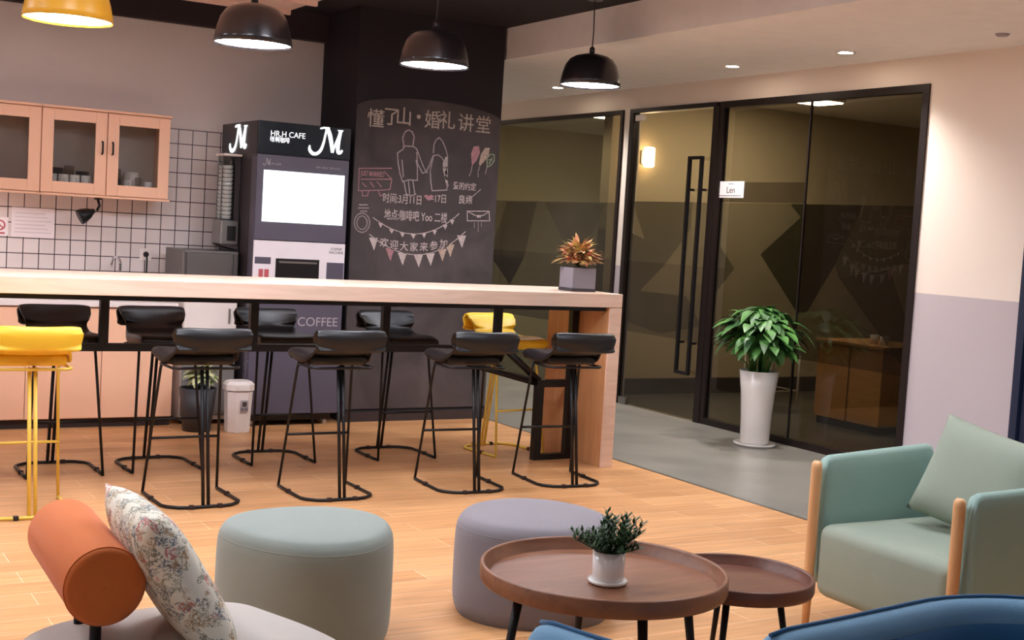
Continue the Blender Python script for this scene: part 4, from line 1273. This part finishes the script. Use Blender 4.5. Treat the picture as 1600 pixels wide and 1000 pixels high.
for a, b in zip(rings, rings[1:]):
    for i in range(len(ol)):
        f = mb.bm.faces.new((a[i], a[(i+1) % len(ol)], b[(i+1) % len(ol)], b[i])); f.smooth = True
mb.bm.faces.new(rings[0])
mb.build('seat', M['greyfab'], t)
for lx, ly in ((.60, 2.5), (.62, 3.0), (1.18, 2.5), (1.15, 3.0)):
    MB().tube([(lx-TL.x, ly-TL.y, .21), (lx-TL.x, ly-TL.y, 0)], .016, 10).build('leg', M['black'], t)
d = (ax1-ax0); Lr = d.length; dn_ = d.normalized()
mb = MB()
prof = [(.001, 0), (.05, -.003), (.078, .0), (.0865, .006), (.089, .015), (.089, Lr-.015), (.0865, Lr-.006), (.078, Lr), (.05, Lr+.003), (.001, Lr)]
mb.lathe(prof, 48, cap0=False, cap1=False)
q = Vector((0, 0, 1)).rotation_difference(dn_).to_matrix().to_4x4()
mb.xf(Matrix.Translation(ax0-TL) @ q)
bo = mb.build('backrest', M['orange'], t); bo['label'] = 'orange fabric cylinder backrest'
mb = MB()
for s in (.012,):
    pts = [(.0885*math.cos(2*PI*i/48), .0885*math.sin(2*PI*i/48), s) for i in range(48)]
    mb.tube(pts, .0022, 5, closed=True)
mb.xf(Matrix.Translation(ax0-TL) @ q); mb.build('seam', M['orange'], bo)
for s in (.095, .285):
    p = ax0+dn_*s-TL
    MB().tube([(p.x, p.y, .40), (p.x, p.y, p.z-.07)], .0135, 12).build('post', M['black'], t)
# floral pillow leaning on the bolster
o = pillow(MB(), .42, .41, .125, 26, .03).build('floral_cushion', M['floral'])
tag(o, 'cream cushion with small floral print leaning on the orange bolster', 'cushion')
o.matrix_world = Matrix.Translation((.866, 2.96, .562)) @ Matrix.Rotation(math.radians(0), 4, 'Z') @ Matrix.Rotation(math.radians(-31), 4, 'Y') @ Matrix.Rotation(PI/2, 4, 'Z')

# blue lounge chairs in the foreground
def shell_chair(x, y, rz, m_in, m_out, label, h=.575, R_=.36, ext=.30, rise=.05):
    t = thing('lounge_chair', label, 'lounge chair', (x, y, 0), rz)
    # open shell: arm tips at +-y reach forward (+x), the back is at -x
    cyc = [(-.5, .18), (-.5, .5), (-.5, .88), (-.34, .97), (0, 1.0), (.34, .97), (.5, .88), (.5, .5), (.5, .18), (0, .16)]
    N_ = 44
    def path(q):
        Ltot = 2*ext+PI*R_; d_ = q*Ltot
        if d_ < ext: return (ext-d_, R_, 0, 1)
        if d_ > Ltot-ext: return (d_-(Ltot-ext), -R_, 0, -1)
        a = PI/2+(d_-ext)/R_
        return (R_*math.cos(a), R_*math.sin(a), math.cos(a), math.sin(a))
    def fn(i, j):
        q = i/N_
        px, py, nx, ny = path(q)
        e = min(q, 1-q)
        k = min(1, e/.045); k = math.sqrt(max(.02, 1-(1-k)**2))
        top = h-.055*(1-k)+rise*math.sin(PI*q)**2
        c = cyc[j % 10]
        off = c[0]*.11*k
        z = .16+(top-.16)*(c[1]-.16)/.84
        return Vector((px+nx*off, py+ny*off, z))
    mb = MB()
    g = [[mb.bm.verts.new(fn(i, j)) for j in range(10)] for i in range(N_+1)]
    for i in range(N_):
        for j in range(10):
            f = mb.bm.faces.new((g[i][j], g[i+1][j], g[i+1][(j+1) % 10], g[i][(j+1) % 10])); f.smooth = True
    mb.bm.faces.new(g[0]); mb.bm.faces.new(list(reversed(g[-1])))
    sh = mb.build('shell', m_out, t, mods=[('SUB', 1)])
    MB().tube([fn(i, 4)+Vector((0, 0, -.003)) for i in range(1, N_)], .005, 6).build('piping', M['deepblue'], sh)
    mb = MB()
    # padded inner lining
    gg = []
    for i in range(2, N_-1):
        px, py, nx, ny = path(i/N_)
        top = fn(i, 4).z
        gg.append([mb.bm.verts.new((px-nx*o_, py-ny*o_, z)) for o_, z in ((.055, .2), (.075, .25), (.085, .38), (.075, top-.085), (.055, top-.055))])
    for a, b in zip(gg, gg[1:]):
        for j in range(4):
            f = mb.bm.faces.new((a[j], a[j+1], b[j+1], b[j])); f.smooth = True
    mb.build('inner_padding', m_in, t)
    mb = MB().box(-R_*.62, ext*.95, -R_+.10, R_-.10, .22, .36, .05, seg=3); mb.build('seat', m_in, t, smooth_all=True)
    for (lx, ly) in ((ext*.8, R_*.8), (ext*.8, -R_*.8), (-R_*.7, R_*.6), (-R_*.7, -R_*.6)):
        MB().tube([(lx*.9, ly*.95, .22), (lx, ly, 0)], .014, 10, r1=.009).build('leg', M['oak'], t)
    return t
shell_chair(1.17, 1.97, math.radians(100), M['blue'], M['blue'], 'light blue lounge chair whose arm tip rises below the large coffee table', .585, .36, .30)
shell_chair(2.48, 1.72, math.radians(184), M['deepblue'], M['blue'], 'blue lounge chair with dark blue lining at the bottom right corner', .565, .40, .56, .02)
